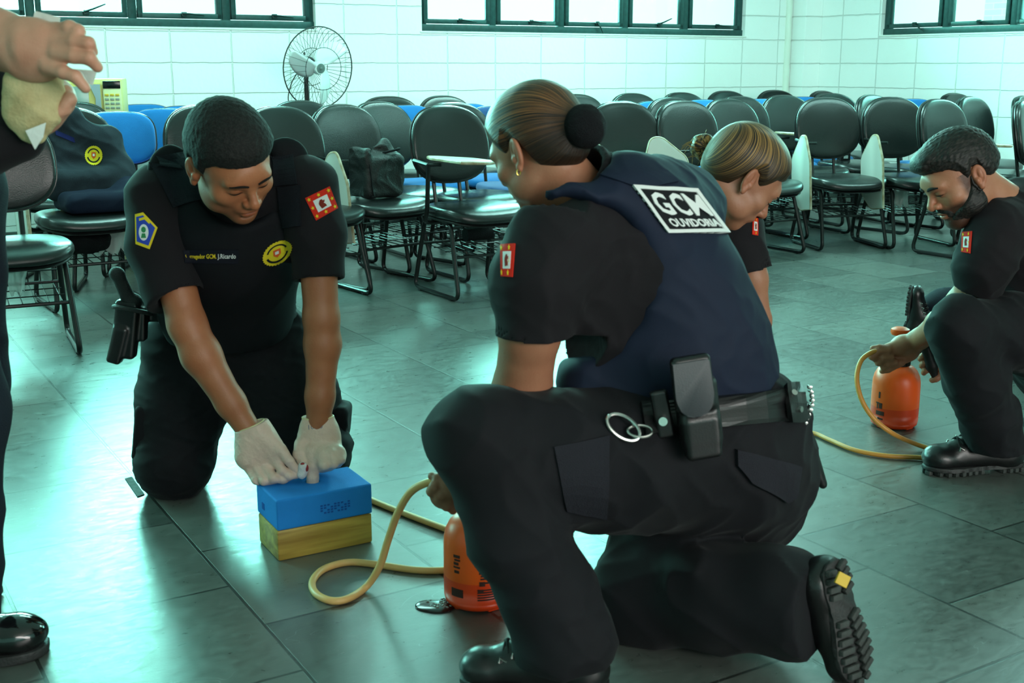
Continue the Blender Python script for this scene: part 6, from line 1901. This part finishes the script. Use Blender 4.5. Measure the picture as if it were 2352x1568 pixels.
for k, a0 in enumerate((1.25, 3.35, 5.42)):
    V = []; Fq = []; nr, nc = 12, 7
    for i in range(nr):
        t = i / (nr - 1); r = .035 + .205 * t; w_ = .040 + .105 * math.sin(PI * min(1, t * .80 + .12)) ; sweep = -.62 * t
        if t > .86: w_ *= math.sqrt(max(.05, 1 - ((t - .86) / .15) ** 2))
        for j in range(nc):
            q = (j / (nc - 1) - .5) * w_
            aa = a0 + sweep + q / max(r, .06) * .9
            V.append(MF @ Vector((r * math.cos(aa), r * math.sin(aa), .012 - q * .45)))
    for i in range(nr - 1):
        for j in range(nc - 1): Fq.append((i * nc + j, i * nc + j + 1, (i + 1) * nc + j + 1, (i + 1) * nc + j))
    o = link_mesh('blade', V, Fq, M_blade, None); m_ = o.modifiers.new('s', 'SOLIDIFY'); m_.thickness = .003; attach(o, fan)
mb = MB(); mb.lathe([(.042, -.02), (.043, .018), (.038, .030), (.030, .030)], 28, MF)
o = mb.build('hub', M_blade, None); attach(o, fan); hb = o
mb = MB()
mb.lathe([(.030, .028), (.031, .033), (.026, .034)], 24, MF)
mb.lathe([(.010, .026), (.010, .036), (.004, .038)], 12, MF)
for k in range(10): mb.box(MF @ Vector((.019 * math.cos(k * .628), .019 * math.sin(k * .628), .032)), (.016, .0028, .004), MF.to_3x3() @ Matrix.Rotation(k * .628, 3, 'Z'))
o = mb.build('hub_cap', mat('grey_hub_cap', rgb(96, 112, 108), .5), None); attach(o, hb)
mb = MB(); mb.lathe([(.030, -.21), (.052, -.205), (.060, -.19), (.062, -.12), (.050, -.095), (.020, -.088)], 28, MF)
mb.tube([MF @ Vector((0, .055, -.17)), MF @ Vector((0, .085, -.17))], .006, 8)
mt = mb.build('motor', mat('dark_grey_motor', rgb(52, 62, 62), .45), None); attach(mt, fan)
pc_ = MF @ Vector((0, -.02, -.15))
mb = MB(); mb.tube([pc_, Vector((pc_.x, pc_.y, pc_.z - .06)), Vector((pc_.x, pc_.y, .82))], .016, 12); mb.tube([Vector((pc_.x, pc_.y, .86)), Vector((pc_.x, pc_.y, .78))], .022, 12); mb.tube([Vector((pc_.x, pc_.y, .82)), Vector((pc_.x, pc_.y, .03))], .013, 12)
o = mb.build('pole', M_tube, None); attach(o, fan)
mb = MB(); mb.tube([Vector((pc_.x - .03, pc_.y - .02, .86)), Vector((pc_.x + .02, pc_.y - .02, .86))], .010, 8); o = mb.build('height_knob', M_tube, None); attach(o, fan)
mb = MB(); mb.lathe([(.17, 0), (.175, .012), (.15, .028), (.03, .04)], 32, Matrix.Translation((pc_.x, pc_.y, 0))); o = mb.build('base', M_tube, None); attach(o, fan)
mb = MB(); mb.tube(catmull([MF @ Vector((-.03, -.04, -.19)), pc_ + Vector((-.10, 0, -.10)), pc_ + Vector((-.12, 0, -.22)), pc_ + Vector((-.02, -.01, -.30)), pc_ + Vector((-.01, 0, -.5))], 6), .0035, 6); o = mb.build('power_cord', M_tube, None); attach(o, fan)

# --- microwave on a small table
mwc = P(188, 235, 7.05); 
mw = empty('microwave_oven', (0, 0, 0)); M_mw = mat('cream_enamel', rgb(214, 204, 132), .4); 
wy = math.radians(13)
Rm = Matrix.Rotation(wy, 4, 'Z'); base_z = P(188, 289, 7.05).z
mw.location = (mwc.x - .01, mwc.y + .12, base_z); mw.rotation_euler = (0, 0, wy); tag(mw, 'cream microwave oven with keypad on a table by the left wall', 'microwave oven')
Wm, Dm, Hm = .43, .36, .262
mb = MB(); mb.box((0, 0, Hm / 2 + .005), (Wm, Dm, Hm), bev=.008); mb.build('housing', M_mw, mw)
mb = MB(); mb.box((-.055, -Dm / 2 - .010, Hm / 2), (.31, .022, Hm - .035), bev=.006); dr = mb.build('door', mat('cream_yellow_door', rgb(206, 190, 104), .4), mw)
mb = MB(); mb.box((-.085, -Dm / 2 - .022, Hm / 2), (.235, .004, Hm - .075), bev=.001); mb.build('door_window', mat('grey_door_glass', rgb(140, 160, 150), .2), dr)
mb = MB(); mb.add([(.060, -Dm / 2 - .023, .02), (.098, -Dm / 2 - .023, .02), (.098, -Dm / 2 - .023, Hm - .025), (.040, -Dm / 2 - .023, Hm - .025), (.070, -Dm / 2 - .023, Hm * .6), (.060, -Dm / 2 - .033, .02), (.098, -Dm / 2 - .033, .02), (.098, -Dm / 2 - .033, Hm - .025), (.040, -Dm / 2 - .033, Hm - .025), (.070, -Dm / 2 - .033, Hm * .6)],
    [(5, 6, 7, 8, 9), (0, 5, 9, 4), (4, 9, 8, 3), (0, 1, 6, 5), (1, 2, 7, 6), (3, 8, 7, 2)]); mb.build('door_handle', mat('silver_handle', rgb(170, 184, 190), .3, .3), dr, smooth=False)
mb = MB(); mb.box((.160, -Dm / 2 - .008, Hm / 2), (.100, .018, Hm - .02), bev=.004); cp = mb.build('control_panel', mat('pale_cream_panel', rgb(224, 222, 168), .45), mw)
mb = MB(); mb.box((.160, -Dm / 2 - .018, Hm - .028), (.096, .004, .042), bev=.001); mb.build('display', mat('black_display', rgb(10, 14, 14), .2), cp)
M_key = mat('grey_key', rgb(150, 158, 140), .5); M_keyy = mat('yellow_key', rgb(222, 186, 60), .5)
for r in range(6):
    for c in range(3):
        mb = MB(); mb.box((.130 + c * .029, -Dm / 2 - .0185, Hm - .085 - r * .024), (.022, .004, .012), bev=.0015); mb.build('key', M_keyy if r == 0 else M_key, cp)
tb = empty('side_table', (mw.location.x, mw.location.y, 0), wy); tag(tb, 'cream side table under the microwave oven', 'table')
mb = MB(); mb.box((-.02, 0, base_z - .015), (.46, .38, .03), bev=.004); mb.build('tabletop', M_mw, tb)
for x in (-.22, .18):
    for y in (-.16, .16):
        mb = MB(); mb.box((x, y, (base_z - .03) / 2), (.035, .035, base_z - .03), bev=.003); mb.build('leg', M_mw, tb)

# --- jacket over the chair
jc = CHO[1]; jM = Matrix.Translation(jc.location) @ Matrix.Rotation(jc.rotation_euler.z, 4, 'Z')
s = Sdf()
s.box((.02, .18, .70), (.205, .042, .115), Matrix.Rotation(BACK_TILT * -1, 3, 'X'), .035, 0)
s.cone((-.18, .20, .80), (.02, .22, .885), .045, .05, .05); s.cone((.17, .19, .76), (-.04, .22, .875), .045, .045, .05)
s.cone((.17, .16, .76), (.21, .12, .62), .055, .06, .05)
s.chain([(.21, .12, .62), (.21, .06, .50)], [.06, .075], .04)
s.box((.05, .10, .56), (.20, .075, .075), None, .05, .05)
s.fn(wrinkle(.008, 26, 1.5)); s.fn(wrinkle(.003, 60, 3.5))
s.cut((0, 0, .452), (0, 0, -1))
V_, Q_ = s.mesh(.006)
M_jk = mat('grey_navy_jacket', rgb(38, 46, 54), .85, bump=.3, bscale=400, nscale=5, namt=.2)
jk = np_mesh('uniform_jacket', [(apply_M(V_, jM), Q_)], M_jk); tag(jk, 'grey navy uniform jacket with a round yellow emblem draped over a chair', 'jacket')
D = Decal([jk]); round_emblem(D, (194, 334), (236, 334), (236, 380), (194, 380), jk)
D.setmap((126, 298), (170, 316), (172, 328), (128, 310)); D.solid('pocket_tape', [[(0, 0), (1, 0), (1, 1), (0, 1)]], .001, .002, mat('blue_tape', rgb(24, 30, 84), .8), jk)
D.setmap((124, 262), (142, 268), (145, 298), (126, 288)); D.solid('shoulder_loop', [[(0, 0), (1, 0), (1, 1), (0, 1)]], .001, .003, M_jk, jk)
s = Sdf(); s.box((.08, -.02, .49), (.20, .15, .05), None, .04, 0); s.cone((.2, -.02, .52), (.23, .1, .56), .07, .06, .05); s.fn(wrinkle(.008, 24, 3)); s.cut((0, 0, .449), (0, 0, -1))
V_, Q_ = s.mesh(.006); o = np_mesh('folded_clothing', [(apply_M(V_, jM), Q_)], mat('deep_navy_cloth', rgb(16, 24, 44), .85, bump=.3, bscale=400)); tag(o, 'deep navy folded clothing heaped on the seat under the hanging jacket', 'clothing')

# --- black bag on the chair seat
bcN = CHO[10]; bM_ = Matrix.Translation(bcN.location) @ Matrix.Rotation(bcN.rotation_euler.z, 4, 'Z')
s = Sdf(); s.box((.01, .00, .565), (.125, .085, .110), Matrix.Rotation(.05, 3, 'X'), .03, 0)
s.box((-.10, -.005, .665), (.018, .075, .045), None, .012, .03)
s.cone((.03, .02, .68), (.09, .03, .72), .028, .024, .03); s.cone((.09, .03, .72), (.12, -.01, .66), .024, .022, .03)
s.ell((-.02, -.02, .70), (.07, .05, .022), .02, 'sub')
s.fn(wrinkle(.008, 30, 4.5)); s.fn(wrinkle(.004, 62, 1.5)); s.cut((0, 0, .447), (0, 0, -1))
V_, Q_ = s.mesh(.0045); o = np_mesh('shoulder_bag', [(apply_M(V_, bM_), Q_)], mat('black_bag_nylon', rgb(22, 25, 24), .55, bump=.4, bscale=160)); tag(o, 'slouching black bag sitting on a black chair behind the kneeling man', 'bag')
bag = o
mb = MB(); mb.tube(catmull([bM_ @ Vector(p) for p in ((.03, -.03, .68), (.05, -.07, .69), (.10, -.08, .70), (.12, -.04, .70))], 5), .006, 6); o = mb.build('strap', M_web, None); attach(o, bag)
mb = MB(); mb.tube(catmull([bM_ @ Vector(p) for p in ((-.115, -.06, .69), (-.10, -.085, .62), (-.09, -.088, .52), (-.08, -.086, .47))], 5), .0035, 6); o = mb.build('zipper', M_web, None); attach(o, bag)

# --- bags under and on other chairs
def bag_at(ch, c, r, seed, label, m_, name='bag'):
    M = Matrix.Translation(CHO[ch].location) @ Matrix.Rotation(CHO[ch].rotation_euler.z, 4, 'Z')
    s = Sdf(); s.ell(c, r, 0); s.box((c[0], c[1], c[2] - r[2] * .2), (r[0] * .8, r[1] * .8, r[2] * .7), None, .03, .04); s.fn(wrinkle(.010, 26, seed)); s.fn(wrinkle(.005, 55, seed + 2)); s.cut((0, 0, .243), (0, 0, -1))
    V, Q = s.mesh(.006); o = np_mesh(name, [(apply_M(V, M), Q)], m_); tag(o, label, 'bag'); return o
M_bagk = mat('black_cloth_bag', rgb(14, 15, 17), .8, bump=.4, bscale=200)
bag_at(1, (-.03, .02, .305), (.14, .12, .055), 1, 'black cloth bag in the basket under the jacket chair', M_bagk)
def film_mat():
    m = bpy.data.materials.new('clear_plastic_film'); m.use_nodes = True
    nt = m.node_tree; b = nt.nodes['Principled BSDF']; b.inputs['Base Color'].default_value = rgb(214, 224, 220); b.inputs['Roughness'].default_value = .25
    b.inputs['Alpha'].default_value = .42; return m
M_film = film_mat()
def film(ch, x, y, z0, z1, w_, seed, label):
    M = Matrix.Translation(CHO[ch].location) @ Matrix.Rotation(CHO[ch].rotation_euler.z, 4, 'Z')
    V = []; Fq = []; nr, nc = 10, 9
    for i in range(nr):
        t = i / (nr - 1); z = z0 + (z1 - z0) * t; ww = w_ * (1 - .35 * t + .1 * math.sin(5 * t + seed))
        for j in range(nc):
            u = j / (nc - 1) - .5; dz = -.035 * abs(math.sin(3.3 * u * 2 + seed)) * t
            V.append(M @ Vector((x + u * ww, y + .014 * math.sin(9 * u + seed + 3 * t), z + dz)))
    for i in range(nr - 1):
        for j in range(nc - 1): Fq.append((i * nc + j, i * nc + j + 1, (i + 1) * nc + j + 1, (i + 1) * nc + j))
    o = link_mesh('plastic_wrap', V, Fq, M_film, None); m_ = o.modifiers.new('s', 'SOLIDIFY'); m_.thickness = .0008; tag(o, label, 'plastic wrap', None); return o
film(0, .02, .05, .382, .245, .10, .5, 'torn clear plastic hanging under the seat of the leftmost chair')
film(1, .12, .02, .372, .25, .22, 1.5, 'torn clear plastic hanging under the seat of the jacket chair')
film(39, -.02, .05, .372, .26, .15, 2.2, 'clear plastic tuck hanging under the second folded-tablet chair')
# black roll under the level-tablet chair row
mb = MB(); M = Matrix.Translation(CHO[14].location) @ Matrix.Rotation(CHO[14].rotation_euler.z, 4, 'Z')
mb.tube([M @ Vector((.02, .12, .275)), M @ Vector((.17, .12, .275))], [.034, .034], 20); o = mb.build('umbrella_roll', M_bagk, auto=50); tag(o, 'short black roll lying in the basket of the level-tablet chair', 'roll')
# book standing on a seat behind the front folded-tablet chair
cb = CHO[37]; M = Matrix.Translation(P(1939, 376, 8.75)) @ Matrix.Rotation(.25, 4, 'Z')
zb = .447
q = P(1939, 376, 8.75); bk = empty('book', (q.x, q.y, zb), .25); tag(bk, 'dark book with red and white lettering standing between the folded-tablet chairs', 'book')
mb = MB(); mb.box((0, 0, .085), (.075, .035, .17), bev=.002); mb.build('cover', mat('dark_book_cover', rgb(30, 28, 32), .5), bk)
mb = MB()
for k in range(5): mb.box((.004 * (k % 2), -.0185, .150 - .018 * k), (.048 - .006 * (k % 3), .001, .007))
mb.build('title_lines', mat('red_print', rgb(190, 60, 50), .6), bk, smooth=False)
mb = MB(); mb.box((0, -.0185, .028), (.034, .001, .022)); mb.build('barcode_label', M_wht, bk, smooth=False)
